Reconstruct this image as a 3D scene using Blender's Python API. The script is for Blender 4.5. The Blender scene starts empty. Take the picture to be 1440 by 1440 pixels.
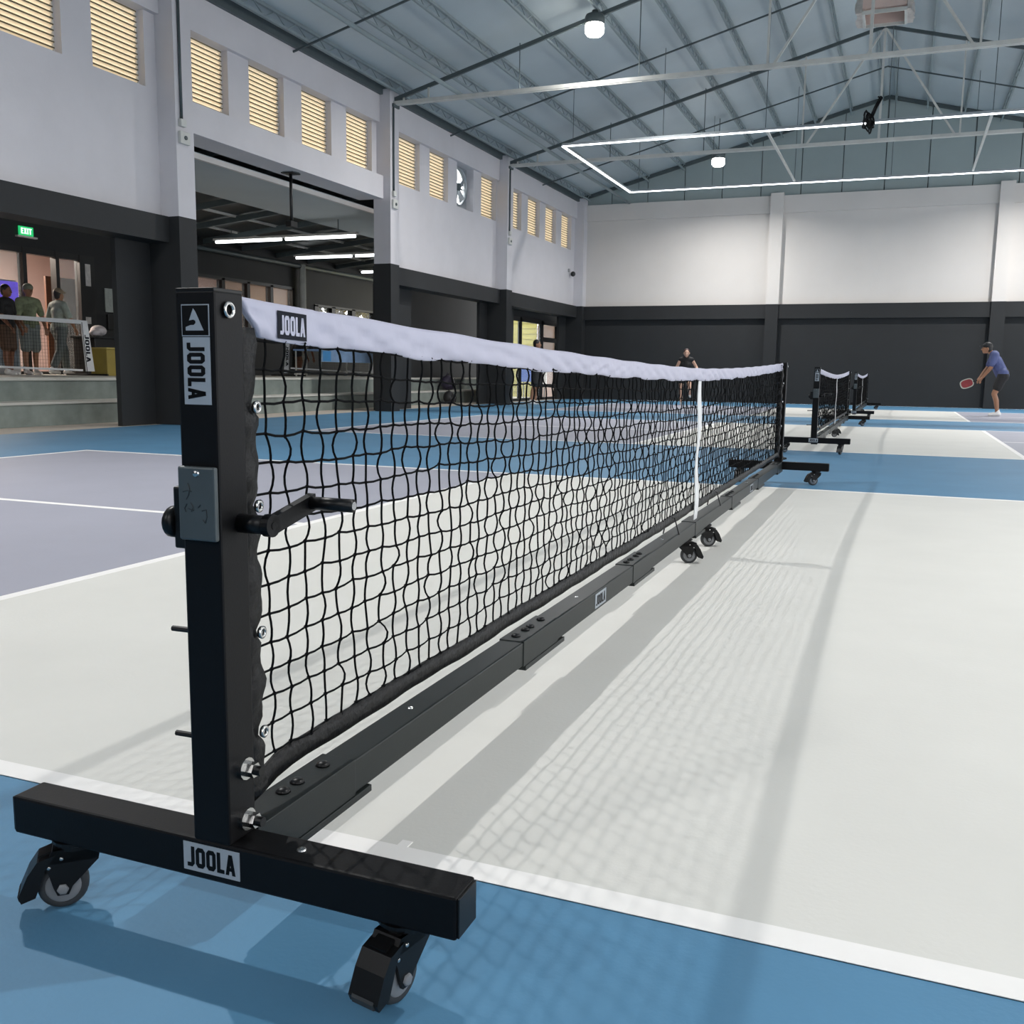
import bpy, bmesh, math, random
import numpy as np
from mathutils import Vector, Matrix
random.seed(7)
S = bpy.context.scene
COL = S.collection
# ------------------------------------------------------------------ camera
F_PX = 1366.79
CAM = Vector((0.8464, -1.3722, 0.8283))
YAW, PITCH, ROLL = 0.3770, -0.1426, 0.0138
fwd = Vector((-math.sin(YAW)*math.cos(PITCH), math.cos(YAW)*math.cos(PITCH), math.sin(PITCH)))
rt = Vector((math.cos(YAW), math.sin(YAW), 0)); upv = rt.cross(fwd)
r2 = math.cos(ROLL)*rt + math.sin(ROLL)*upv
u2 = -math.sin(ROLL)*rt + math.cos(ROLL)*upv
cd = bpy.data.cameras.new('camera'); co = bpy.data.objects.new('camera', cd); COL.objects.link(co)
m = Matrix.Identity(4)
for i in range(3):
    m[i][0], m[i][1], m[i][2], m[i][3] = r2[i], u2[i], -fwd[i], CAM[i]
co.matrix_world = m
cd.sensor_width = 36; cd.lens = F_PX/1440*36; cd.clip_start = .05; cd.clip_end = 300
S.camera = co
# ------------------------------------------------------------------ world, exposure
w = bpy.data.worlds.new('world'); S.world = w; w.use_nodes = True
bg = w.node_tree.nodes['Background']; bg.inputs[0].default_value = (.97, .985, 1, 1); bg.inputs[1].default_value = 3.8
S.view_settings.view_transform = 'Standard'; S.view_settings.look = 'None'
S.view_settings.gamma = 1; S.view_settings.use_curve_mapping = False
S.view_settings.exposure = 0.0
LAMP_W = 290          # one high-bay lamp
LAMP_COL = (1, .985, .965)

# ------------------------------------------------------------------ helpers
def lin(c):
    return tuple(((v/255)/12.92 if v/255 <= .04045 else ((v/255+.055)/1.055)**2.4) for v in c)
MATS = {}
def M(name, col, rough=.5, metal=0, var=.06, scale=6, bump=0, emit=0, spec=.5, transl=0, alpha=1, bscale=60, stretch=None):
    if name in MATS: return MATS[name]
    mt = bpy.data.materials.new(name); mt.use_nodes = True; nt = mt.node_tree
    b = nt.nodes['Principled BSDF']; c = lin(col)
    b.inputs['Roughness'].default_value = rough; b.inputs['Metallic'].default_value = metal
    b.inputs['Specular IOR Level'].default_value = spec
    tc = nt.nodes.new('ShaderNodeTexCoord')
    src = tc.outputs['Object']
    if stretch:
        mp = nt.nodes.new('ShaderNodeMapping'); mp.inputs['Scale'].default_value = stretch
        nt.links.new(src, mp.inputs['Vector']); src = mp.outputs[0]
    if var > 0:
        n = nt.nodes.new('ShaderNodeTexNoise'); n.inputs['Scale'].default_value = scale
        n.inputs['Detail'].default_value = 6; n.inputs['Roughness'].default_value = .6
        nt.links.new(src, n.inputs['Vector'])
        r = nt.nodes.new('ShaderNodeValToRGB')
        r.color_ramp.elements[0].position = .3; r.color_ramp.elements[1].position = .7
        r.color_ramp.elements[0].color = tuple(max(0, v*(1-var)) for v in c)+(1,)
        r.color_ramp.elements[1].color = tuple(min(1, v*(1+var)) for v in c)+(1,)
        nt.links.new(n.outputs['Fac'], r.inputs['Fac']); nt.links.new(r.outputs['Color'], b.inputs['Base Color'])
    else:
        b.inputs['Base Color'].default_value = c+(1,)
    if bump:
        n2 = nt.nodes.new('ShaderNodeTexNoise'); n2.inputs['Scale'].default_value = bscale; n2.inputs['Detail'].default_value = 4
        nt.links.new(src, n2.inputs['Vector'])
        bp = nt.nodes.new('ShaderNodeBump'); bp.inputs['Strength'].default_value = bump; bp.inputs['Distance'].default_value = .01
        nt.links.new(n2.outputs['Fac'], bp.inputs['Height']); nt.links.new(bp.outputs['Normal'], b.inputs['Normal'])
    if emit:
        b.inputs['Emission Color'].default_value = c+(1,); b.inputs['Emission Strength'].default_value = emit
    if transl:
        t = nt.nodes.new('ShaderNodeBsdfTranslucent'); t.inputs['Color'].default_value = c+(1,)
        mx = nt.nodes.new('ShaderNodeMixShader'); mx.inputs[0].default_value = transl
        out = nt.nodes['Material Output']
        nt.links.new(b.outputs[0], mx.inputs[1]); nt.links.new(t.outputs[0], mx.inputs[2]); nt.links.new(mx.outputs[0], out.inputs[0])
    if alpha < 1: b.inputs['Alpha'].default_value = alpha
    MATS[name] = mt
    return mt

def wloc(o):
    v = Vector((0, 0, 0))
    while o is not None:
        v = v + o.location; o = o.parent
    return v
def tag(o, label=None, cat=None, group=None, kind=None):
    if label: o['label'] = label
    if cat: o['category'] = cat
    if group: o['group'] = group
    if kind: o['kind'] = kind
    return o
def empty(name, loc, label=None, cat=None, group=None, kind=None):
    o = bpy.data.objects.new(name, None); COL.objects.link(o); o.location = loc; o.empty_display_size = .1
    return tag(o, label, cat, group, kind)
def link(name, me, mat, parent=None):
    o = bpy.data.objects.new(name, me); COL.objects.link(o)
    if mat is not None and len(me.materials) == 0: me.materials.append(mat)
    if parent is not None: o.parent = parent
    return o
def copy_tree(o, parent=None):
    c = o.copy(); COL.objects.link(c); c.parent = parent
    for ch in list(o.children): copy_tree(ch, c)
    return c
class MB:
    def __init__(s): s.v = []; s.f = []
    def add(s, vs, fs):
        n = len(s.v); s.v += [tuple(p) for p in vs]; s.f += [tuple(i+n for i in f) for f in fs]; return s
    def box(s, x0, x1, y0, y1, z0, z1, c=0):
        if x0 > x1: x0, x1 = x1, x0
        if y0 > y1: y0, y1 = y1, y0
        if z0 > z1: z0, z1 = z1, z0
        if c <= 0:
            return s.add([(x0,y0,z0),(x1,y0,z0),(x1,y1,z0),(x0,y1,z0),(x0,y0,z1),(x1,y0,z1),(x1,y1,z1),(x0,y1,z1)],
                  [(0,3,2,1),(4,5,6,7),(0,1,5,4),(1,2,6,5),(2,3,7,6),(3,0,4,7)])
        bm = bmesh.new(); bmesh.ops.create_cube(bm, size=1)
        for v in bm.verts: v.co = ((x0+x1)/2+v.co.x*(x1-x0), (y0+y1)/2+v.co.y*(y1-y0), (z0+z1)/2+v.co.z*(z1-z0))
        bmesh.ops.bevel(bm, geom=bm.edges[:], offset=c, segments=2, profile=.5, affect='EDGES')
        bm.verts.index_update()
        s.add([v.co[:] for v in bm.verts], [[v.index for v in f.verts] for f in bm.faces]); bm.free(); return s
    def tube(s, pts, r, n=8, cap=True, closed=False):
        pts = [Vector(p) for p in pts]; rs = r if isinstance(r, (list, tuple)) else [r]*len(pts)
        rings = []; prev = None
        for i, p in enumerate(pts):
            a = pts[i-1] if (i > 0 or closed) else p; b = pts[(i+1) % len(pts)] if (i < len(pts)-1 or closed) else p
            d = (b-a).normalized() if (b-a).length > 1e-9 else Vector((0,0,1))
            if prev is None:
                e = Vector((0,0,1)) if abs(d.z) < .9 else Vector((1,0,0))
                q = d.cross(e).normalized()
            else:
                q = (prev - d*prev.dot(d)).normalized()
            prev = q; k = d.cross(q)
            rings.append([p + (q*math.cos(2*math.pi*j/n)+k*math.sin(2*math.pi*j/n))*rs[i] for j in range(n)])
        vs = [v for R in rings for v in R]; fs = []
        L = len(pts)
        for i in range(L if closed else L-1):
            for j in range(n):
                a = i*n+j; b = i*n+(j+1) % n; i2 = (i+1) % L
                fs.append((a, b, i2*n+(j+1) % n, i2*n+j))
        if cap and not closed:
            fs.append(tuple(range(n-1, -1, -1))); fs.append(tuple((L-1)*n+j for j in range(n)))
        return s.add(vs, fs)
    def bar(s, a, b, wx, wz, up=(0,0,1)):
        a = Vector(a); b = Vector(b); d = (b-a).normalized(); u = Vector(up)
        if abs(d.dot(u)) > .98: u = Vector((0,1,0))
        q = d.cross(u).normalized(); k = q.cross(d)
        vs = [p + q*(sx*wx/2) + k*(sz*wz/2) for p in (a, b) for sx, sz in ((-1,-1),(1,-1),(1,1),(-1,1))]
        return s.add(vs, [(0,1,2,3),(7,6,5,4),(0,4,5,1),(1,5,6,2),(2,6,7,3),(3,7,4,0)])
    def lathe(s, prof, c, axis='z', n=20, cap=True):
        vs = []
        for r, h in prof:
            for j in range(n):
                a = 2*math.pi*j/n; x, y = r*math.cos(a), r*math.sin(a)
                p = {'z': (x, y, h), 'x': (h, x, y), 'y': (x, h, y)}[axis]
                vs.append((c[0]+p[0], c[1]+p[1], c[2]+p[2]))
        fs = []
        for i in range(len(prof)-1):
            for j in range(n): fs.append((i*n+j, i*n+(j+1) % n, (i+1)*n+(j+1) % n, (i+1)*n+j))
        if cap: fs.append(tuple(range(n-1, -1, -1))); fs.append(tuple((len(prof)-1)*n+j for j in range(n)))
        return s.add(vs, fs)
    def prism(s, poly, o, ex, ey, en, t):
        """polygon (2D) extruded by t along en, placed with origin o and axes ex, ey"""
        o = Vector(o); ex = Vector(ex); ey = Vector(ey); en = Vector(en); n = len(poly)
        vs = [o+ex*p[0]+ey*p[1] for p in poly]; vs += [v+en*t for v in vs]
        fs = [tuple(range(n-1, -1, -1)), tuple(range(n, 2*n))]+[(i, (i+1) % n, n+(i+1) % n, n+i) for i in range(n)]
        return s.add(vs, fs)
    def ell(s, c, r, nu=12, nv=8, rot=None):
        vs = []; c = Vector(c)
        for i in range(nv+1):
            t = math.pi*i/nv
            for j in range(nu):
                a = 2*math.pi*j/nu
                p = Vector((r[0]*math.sin(t)*math.cos(a), r[1]*math.sin(t)*math.sin(a), r[2]*math.cos(t)))
                if rot: p = rot @ p
                vs.append(c+p)
        fs = [(i*nu+j, (i+1)*nu+j, (i+1)*nu+(j+1) % nu, i*nu+(j+1) % nu) for i in range(nv) for j in range(nu)]
        return s.add(vs, fs)
    def mesh(s, org=Vector((0,0,0)), smooth=False, name='m'):
        me = bpy.data.meshes.new(name); me.from_pydata([(v[0]-org.x, v[1]-org.y, v[2]-org.z) for v in s.v], [], s.f)
        bm = bmesh.new(); bm.from_mesh(me)
        bmesh.ops.remove_doubles(bm, verts=bm.verts, dist=1e-6) if len(s.v) < 5000 else None
        bmesh.ops.recalc_face_normals(bm, faces=bm.faces); bm.to_mesh(me); bm.free()
        if smooth: me.polygons.foreach_set('use_smooth', [True]*len(me.polygons))
        return me
    def build(s, name, mat, parent=None, smooth=False, kind=None):
        me = s.mesh(wloc(parent), smooth, name); me.materials.append(mat)
        o = bpy.data.objects.new(name, me); COL.objects.link(o); o.parent = parent
        if kind: o['kind'] = kind
        return o
def obj_at_base(name, mb, mat, label, cat, group=None, smooth=False, kind=None):
    """a one-mesh thing with its origin at its base"""
    a = np.array([tuple(v) for v in mb.v]); org = Vector(((a[:,0].min()+a[:,0].max())/2, (a[:,1].min()+a[:,1].max())/2, a[:,2].min()))
    me = mb.mesh(org, smooth, name); o = link(name, me, mat); o.location = org
    return tag(o, label, cat, group, kind)
def part(name, mat, parent, *boxes, c=0, smooth=False, kind=None):
    mb = MB()
    for b in boxes: mb.box(*b, c=c)
    return mb.build(name, mat, parent, smooth, kind)

# ------------------------------------------------------------------ lettering (flat print built as thin shapes)
def rect(x0, x1, y0, y1): return [(x0,y0),(x1,y0),(x1,y1),(x0,y1)]
T = .21
GL = {
 'O': [rect(0,T,.16,.84), rect(.6-T,.6,.16,.84), [(0,.16),(.14,0),(.46,0),(.6,.16),(.6-T,.22),(T,.22)], [(0,.84),(T,.78),(.6-T,.78),(.6,.84),(.46,1),(.14,1)]],
 'J': [rect(.25,.25+T,.16,1), [(0,0),(.32,0),(.46,.16),(.25,.2),(0,.19)]],
 'L': [rect(0,T,0,1), rect(T,.46,0,.19)],
 'A': [[(0,0),(T*.95,0),(.41,1),(.2,1)], [(.62-T*.95,0),(.62,0),(.42,1),(.22,1)], rect(.16,.46,.2,.37)],
 'E': [rect(0,T,0,1), rect(T,.45,0,.19), rect(T,.45,.81,1), rect(T,.42,.41,.6)],
 'X': [[(0,0),(T,0),(.55,1),(.55-T,1)], [(.55-T,0),(.55,0),(T,1),(0,1)]],
 'I': [rect(0,T,0,1)],
 'T': [rect(.17,.17+T,0,.81), rect(0,.55,.81,1)]}
WD = {'O':.6,'J':.46,'L':.46,'A':.62,'E':.45,'X':.55,'I':T,'T':.55}
def text_polys(txt, gap=.09):
    x = 0; out = []
    for ch in txt:
        out += [[(p[0]+x, p[1]) for p in poly] for poly in GL[ch]]; x += WD[ch]+gap
    return out, x-gap
def put_text(mb, txt, o, ex, ey, en, width, height, t=.0006):
    polys, W = text_polys(txt)
    for p in polys: mb.prism([(a*width/W, b*height) for a, b in p], o, ex, ey, en, t)
    return mb

# ------------------------------------------------------------------ materials
white_wall = M('white_wall_paint', (206,203,206), .55, var=.05, scale=.9, bump=.08, bscale=30)
back_white = M('cream_wall_paint', (212,207,202), .6, var=.03, scale=.7, bump=.05)
dark_wall = M('charcoal_wall_paint', (42,43,44), .6, var=.06, scale=2, spec=.3)
teal_sheet = M('grey_gable_sheet', (150,163,163), .6, var=.05, scale=.8)
roof_mat = M('grey_roof_insulation', (176,186,189), .5, var=.06, scale=.6, bump=.1, bscale=4)
steel_pale = M('pale_painted_steel', (200,200,194), .5, var=.08, scale=5)
steel_dark = M('dark_painted_steel', (74,84,86), .5, var=.1, scale=5)
blue_paint = M('blue_court_paint', (82,130,163), .55, var=.07, scale=1.6, bump=.06, bscale=90, spec=.35)
grey_paint = M('purple_grey_court_paint', (157,158,170), .55, var=.04, scale=1.3, bump=.06, bscale=90, spec=.35)
pale_paint = M('pale_grey_court_paint', (214,213,207), .55, var=.035, scale=1.7, bump=.06, bscale=90, spec=.35)
line_paint = M('white_line_paint', (240,238,235), .55, var=.03, scale=6, spec=.35)
concrete = M('bare_concrete', (128,136,130), .75, var=.22, scale=2.2, bump=.1, bscale=25)
conc_edge = M('pale_concrete_edge', (196,194,186), .7, var=.08, scale=3)
strip_mat = M('beige_concrete_strip', (205,193,180), .7, var=.08, scale=3)
black_metal = M('black_powder_coat', (8,8,10), .45, var=.1, scale=40, bump=.03, bscale=300, spec=.2)
grey_metal = M('dark_grey_powder_coat', (28,33,33), .4, var=.06, scale=30, bump=.03, bscale=300, spec=.3)
sleeve_fab = M('black_nylon_sleeve', (13,13,14), .45, var=.4, scale=40, bump=.6, bscale=45, spec=.25)
cord_mat = M('black_net_cord', (6,7,9), .8, var=0, spec=.1)
tape_mat = M('white_vinyl_tape', (178,178,195), .5, var=.04, scale=8, bump=.12, bscale=22)
strap_mat = M('white_webbing', (214,216,218), .6, var=.05, scale=30)
chrome = M('zinc_bolt', (190,190,188), .22, metal=1, var=.05)
sticker_grey = M('silver_sticker', (150,158,166), .5, var=.03)
sticker_dark = M('sticker_black', (9,10,12), .5, var=0, spec=.15)
navy = M('navy_print', (15,19,30), .6, var=0, spec=.15)
rubber = M('grey_caster_rubber', (48,50,52), .6, var=.1, scale=40)
hub_mat = M('grey_caster_hub', (120,122,125), .45, var=.05)
plastic = M('black_caster_plastic', (11,11,12), .38, var=.1, scale=30, spec=.3)
plate_mat = M('brushed_plate', (76,83,85), .4, metal=.3, var=.06, scale=20)
ink = M('plate_scratch_ink', (34,38,40), .5, var=0)
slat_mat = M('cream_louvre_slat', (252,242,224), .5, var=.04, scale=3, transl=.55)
steel_mid = M('grey_painted_purlin', (134,146,148), .5, var=.08, scale=4)
frame_white = M('white_window_frame', (214,210,205), .5, var=.03)
frame_black = M('black_door_frame', (22,21,21), .4, var=.05)
glass = M('clear_pane', (230,235,235), .05, var=0, alpha=.18, spec=.5)
foil = M('crinkled_foil', (205,198,192), .3, metal=.6, var=.15, scale=12, bump=1, bscale=14)
canvas = M('pale_pink_canvas', (232,210,200), .7, var=.05, scale=3, transl=.2)
led = M('led_diffuser', (246,248,255), .5, var=0, emit=5)
lamp_glow = M('lamp_lens', (255,250,240), .4, var=0, emit=14)
tube_glow = M('fluorescent_tube', (246,252,255), .4, var=0, emit=4)
alu = M('aluminium_profile', (168,174,178), .4, metal=.6, var=.04)
skin_l = M('light_skin', (196,158,136), .5, var=.04)
skin_m = M('tan_skin', (150,108,82), .5, var=.04)
skin_d = M('brown_skin', (120,78,56), .5, var=.04)
hair_m = M('dark_hair', (22,19,18), .5, var=.2, scale=60, bump=.5, bscale=80)
shoe_w = M('white_shoe', (228,226,224), .5, var=.04)

# ------------------------------------------------------------------ floor and courts
K, B, W = 2.134, 6.705, 6.096
CY = (0.0, 9.979, 19.458)
YB = 29.3; YF = -9.0; XR = 9.0
fl = part('floor', blue_paint, None, (-9.26, XR, YF, YB, -.12, 0)); tag(fl, 'blue painted indoor sports floor with three marked courts', 'floor', kind='structure')
part('concrete_strip', strip_mat, fl, (-10.3, -9.26, YF, YB, -.12, -.002))
for y in CY:
    part('kitchen_paint', pale_paint, fl, (-K, K, y, y+W, -.01, .0012))
    for s in (-1, 1):
        part('service_paint', grey_paint, fl, (s*K, s*B, y, y+W, -.01, .0012))
    h = .054
    for a in ((-B, B, y, y+h), (-B, B, y+W-h, y+W)): part('court_line', line_paint, fl, a+(-.01, .0022))
    for s in (-1, 1):
        part('court_line', line_paint, fl, (s*B, s*(B-h), y+h, y+W-h, -.01, .0022))
        part('court_line', line_paint, fl, (s*K, s*(K-h), y+h, y+W-h, -.01, .0022))
        part('court_line', line_paint, fl, (s*K, s*(B-h), y+W/2-h/2, y+W/2+h/2, -.01, .0022))
    part('court_line', line_paint, fl, (-.012+.085, -.012+.105, y+h, y+.075, -.01, .0022))

# ------------------------------------------------------------------ left wall
XP, XB_, XC = -9.15, -9.07, -8.84     # panel, beam and column fronts
wl = empty('wall_left', (-9.2, 10, 0), 'long white and charcoal side wall with columns and louvre windows', 'wall', kind='structure')
cols = [(-2.3, -1.95), (3.95, 4.3), (10.1, 10.47), (16.3, 16.66), (22.5, 22.88), (28.95, 29.3)]
for y0, y1 in cols:
    part('column', white_wall, wl, (-9.22 if y0 == 16.3 else -9.46, XC, y0, y1, 2.96, 6.3))
    part('column_base', dark_wall, wl, (-9.22 if y0 == 16.3 else -9.46, XC, y0, y1, 0, 2.96))
bays = [(cols[i][1], cols[i+1][0]) for i in range(5)]
bays = [(YF, cols[0][0])] + bays
ZW0, ZW1 = 4.68, 5.74
wins = {2: [7.48+1.45*k for k in (-2, -1, 0, 1)], 3: [10.74+1.475*k for k in range(4)], 4: [17.23+1.425*k for k in range(4)], 5: [23.32+1.445*k for k in range(4)], 1: [-1.5+1.46*k for k in range(4)], 0: []}
WW = .95
win_list = []
for bi, (y0, y1) in enumerate(bays):
    part('eave_beam', white_wall, wl, (-9.35, XB_, y0, y1, 5.68, 6.22))
    zb = 2.96 if bi != 3 else 4.25
    mb = MB(); ys = wins[bi]
    mb.box(-9.35, XP, y0, y1, zb, ZW0); 
    e = y0
    for yw in ys:
        mb.box(-9.35, XP, e, yw, ZW0, ZW1); e = yw+WW; win_list.append((yw, bi))
    mb.box(-9.35, XP, e, y1, ZW0, ZW1)
    mb.box(-9.35, XP, y0, y1, ZW1, 5.9)
    mb.build('upper_panel', white_wall, wl)
    if bi == 3:
        part('header_beam', white_wall, wl, (-9.55, -9.0, y0, y1, 4.22, 4.66))
    else:
        part('tie_beam', dark_wall, wl, (-9.45, -9.02, y0, y1, 2.6, 2.96))
        if bi >= 1:
            part('side_pier', dark_wall, wl, (-9.46, -9.38, y0, y0+(1.5 if bi == 5 else 1.55 if bi == 4 else .7), 0, 2.6))
            part('side_pier', dark_wall, wl, (-9.46, -9.38, y1-(.68 if bi == 2 else .5 if bi == 4 else .68), y1, 0, 2.6))
        else:
            part('side_pier', dark_wall, wl, (-9.46, -9.38, y0, y1, 0, 2.6))
# louvre windows, fan
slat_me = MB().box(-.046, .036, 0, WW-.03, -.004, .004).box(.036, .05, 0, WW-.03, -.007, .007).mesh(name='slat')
slat_me.materials.append(slat_mat); slat_me.materials.append(M('slat_edge_shade', (112,104,80), .6))  # clip edge coloured dark to draw the shade line between slats
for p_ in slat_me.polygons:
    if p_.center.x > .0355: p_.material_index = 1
wn = 0; group_w = 'cream louvre windows along the top of the side wall'
fan_y = wins[4][2]
for yw, bi in win_list:
    if abs(yw-fan_y) < .01 or yw < 5: 
        if yw < 5: pass
        else: continue
    wn += 1
    wnd = empty('window_%d' % wn, (-9.26, yw, ZW0), 'tall cream louvre window high on the white side wall', 'window', group_w, 'structure')
    part('window_frame', frame_white, wnd, (-9.32, -9.26, yw-.0, yw+.025, ZW0, ZW1), (-9.32, -9.26, yw+WW-.025, yw+WW, ZW0, ZW1), (-9.32, -9.26, yw, yw+WW, ZW1-.025, ZW1), (-9.32, -9.26, yw, yw+WW, ZW0, ZW0+.025))
    n = 15
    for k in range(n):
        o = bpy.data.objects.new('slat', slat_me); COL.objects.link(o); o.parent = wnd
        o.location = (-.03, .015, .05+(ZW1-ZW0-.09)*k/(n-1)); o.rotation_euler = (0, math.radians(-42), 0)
yw = fan_y
fan = empty('exhaust_fan', (-9.33, yw+WW/2, ZW0), 'round wall exhaust fan set between the louvre windows', 'fan')
cy, cz = yw+WW/2, (ZW0+ZW1)/2
mb = MB(); n = 32
for i in range(n):
    a0, a1 = 2*math.pi*i/n, 2*math.pi*(i+1)/n
    def sq(a):
        c, s = math.cos(a), math.sin(a); k = 1/max(abs(c)/(WW/2), abs(s)/((ZW1-ZW0)/2)); return (cy+c*k, cz+s*k)
    R_ = .42
    p = [(cy+R_*math.cos(a0), cz+R_*math.sin(a0)), (cy+R_*math.cos(a1), cz+R_*math.sin(a1)), sq(a1), sq(a0)]
    mb.prism(p, (-9.36, 0, 0), (0,1,0), (0,0,1), (1,0,0), .02)
mb.build('mounting_plate', alu, fan)
MB().lathe([(.42,-.03),(.44,-.03),(.44,.08),(.42,.08),(.42,-.03)], (-9.37, cy, cz), 'x', 32, cap=False).build('shroud', alu, fan, True)
MB().lathe([(.08,0),(.09,.02),(.09,.12),(.06,.14)], (-9.42, cy, cz), 'x', 16).build('motor_hub', steel_dark, fan, True)
MB().bar((-9.42, cy-.42, cz), (-9.42, cy+.42, cz), .03, .03).build('support_bar', steel_dark, fan)
for k in range(5):
    a = k*2*math.pi/5+.4; d = Vector((0, math.cos(a), math.sin(a))); q = Vector((0, -math.sin(a), math.cos(a)))
    c0 = Vector((-9.36, cy, cz))
    vs = [c0+d*.08+q*-.04+Vector((-.02,0,0)), c0+d*.08+q*.04+Vector((.02,0,0)), c0+d*.39+q*.11+Vector((.03,0,0)), c0+d*.39+q*-.08+Vector((-.03,0,0))]
    vs += [v+Vector((.006,0,0)) for v in vs]
    MB().add(vs, [(0,1,2,3),(7,6,5,4),(0,4,5,1),(1,5,6,2),(2,6,7,3),(3,7,4,0)]).build('blade', alu, fan)
# conduits with junction boxes on the columns
for i, (y0, y1) in enumerate(cols[2:5]):
    zb = (4.28, 4.36, 4.42)[i]
    t = empty('conduit', (XC, y0+.08, zb-.25), 'thin grey conduit with junction box on the %s white column' % ('broad', 'middle', 'far')[i], 'conduit')
    t['label'] = ('grey conduit and socket box on the column beside the double louvres above the glass doors', 'grey conduit and socket box on the column right of the tall open bay', 'grey conduit and socket box on the column before the corner bay')[i]
    MB().tube([(XC+.022, y0+.1, 6.0), (XC+.022, y0+.1, zb)], .02, 8).build('pipe', steel_dark, t, True)
    part('junction_box', steel_pale, t, (XC, XC+.06, y0+.05, y0+.16, zb-.09, zb+.01), c=.008)
    part('socket_box', steel_pale, t, (XC, XC+.05, y0+.04, y0+.24, zb-.32, zb-.15), c=.008)
    MB().lathe([(.03,0),(.03,.012),(.02,.016)], (XC+.05, y0+.14, zb-.235), 'x', 12).build('socket', steel_dark, t)
cam_ = empty('security_camera', (-9.2, 28.4, 3.95), 'small dark security camera on white wall near the corner', 'camera')
part('mount', M('camera_grey', (150,150,152), .4), cam_, (-9.2, -9.1, 28.36, 28.46, 3.98, 4.08), c=.01)
MB().ell((-9.03, 28.52, 3.93), (.08, .08, .08)).build('dome', frame_black, cam_, True)

# ------------------------------------------------------------------ back wall
wb = empty('wall_back', (0, YB, 0), 'white and charcoal end wall with pilasters under a grey gable', 'wall', kind='structure')
part('upper_panel', back_white, wb, (-9.2, XR, YB, YB+.25, 2.9, 5.66))
part('ring_beam', back_white, wb, (-9.2, XR, YB-.07, YB+.2, 5.62, 6.12))
part('lower_panel', dark_wall, wb, (-9.4, XR, YB+.02, YB+.25, 0, 2.9))
part('tie_beam', dark_wall, wb, (-9.2, XR, YB-.13, YB+.1, 2.54, 2.96))
for x in (-3.12, 3.0, 8.8):
    part('pilaster', back_white, wb, (x, x+.37, YB-.2, YB+.1, 2.96, 6.18))
    part('pilaster_base', dark_wall, wb, (x, x+.37, YB-.2, YB+.1, 0, 2.96))
ZE, ZR = 6.37, 8.72; SL = (ZR-ZE)/9.1
def roofz(x): return ZR-SL*abs(x)
x = -9.2
while x < 9.2:
    x1 = min(x+1.15, 9.2)
    if x < 0 < x1: x1 = 0
    mb = MB(); g = .012
    mb.prism([(x+g, 6.1), (x1-g, 6.1), (x1-g, roofz(x1)), (x+g, roofz(x))], (0, YB+.02, 0), (1,0,0), (0,0,1), (0,1,0), .05)
    mb.build('gable_sheet', teal_sheet, wb); x = x1
part('gable_backing', dark_wall, wb, (-9.2, 9.2, YB+.08, YB+.12, 6.0, 6.3))
MB().prism([(-9.2, 6.1), (9.2, 6.1), (9.2, roofz(9.2)), (0, ZR), (-9.2, roofz(9.2))], (0, YB+.08, 0), (1,0,0), (0,0,1), (0,1,0), .05).build('gable_backing', steel_dark, wb)
for s in (-1, 1):
    MB().bar((s*9.1, YB-.03, roofz(9.1)-.06), (0, YB-.03, ZR-.06), .06, .1).build('gable_rafter', steel_dark, wb)
# right and front walls
wr = empty('wall_right', (XR, 10, 0), 'white and charcoal side wall opposite the louvres', 'wall', kind='structure')
part('upper_panel', white_wall, wr, (XR, XR+.25, YF, YB, 4.25, 6.4)); part('lower_panel', dark_wall, wr, (XR, XR+.25, YF, YB, 0, .9))  # unseen wall; bays left open to the sky for added soft side light
for y0, y1 in cols:
    part('column', white_wall, wr, (XR-.16, XR+.25, y0-.2, y1+.2 if y1 < 29 else y1, 2.96, 6.3)); part('column_base', dark_wall, wr, (XR-.16, XR+.25, y0-.2, y1+.2 if y1 < 29 else y1, 0, 2.96))
wf = empty('wall_front', (0, YF, 0), 'white and charcoal end wall behind the first court', 'wall', kind='structure')
part('upper_panel', white_wall, wf, (-10.3, XR, YF-.25, YF, 2.96, 6.1)); part('lower_panel', dark_wall, wf, (-10.3, XR, YF-.25, YF, 0, 2.96))
MB().prism([(-9.2, 6.1), (9.2, 6.1), (9.2, roofz(9.2)), (0, ZR), (-9.2, roofz(9.2))], (0, YF-.1, 0), (1,0,0), (0,0,1), (0,1,0), .05).build('gable_panel', teal_sheet, wf)

# ------------------------------------------------------------------ roof
ce = empty('ceiling', (0, 10, ZR), 'grey insulated gable roof on steel purlins', 'ceiling', kind='structure')
for s in (-1, 1):
    MB().add([(0,YF,ZR),(0,YB+.1,ZR),(s*9.6,YB+.1,roofz(9.6)),(s*9.6,YF,roofz(9.6)),(0,YF,ZR+.06),(0,YB+.1,ZR+.06),(s*9.6,YB+.1,roofz(9.6)+.06),(s*9.6,YF,roofz(9.6)+.06)],
        [(0,1,2,3),(7,6,5,4),(0,4,5,1),(1,5,6,2),(2,6,7,3),(3,7,4,0)]).build('roof_slope', roof_mat, ce)
def lattice(mb, x, s, z, y0, y1):
    """lattice purlin: two chords and a zigzag"""
    mb.bar((s*x, y0, z-.03), (s*x, y1, z-.03), .05, .05)
    mb.bar((s*(x), y0, z-.2), (s*(x), y1, z-.2), .04, .04)
    y = y0; k = 0
    while y < y1-.3:
        mb.bar((s*x, y, z-.2+(.17 if k % 2 else 0)), (s*x, y+.3, z-.03-(.17 if k % 2 else 0)), .016, .016); y += .3; k += 1
TR = [-8.0, -1.9, 4.15, 10.3, 16.5, 22.65]
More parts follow.
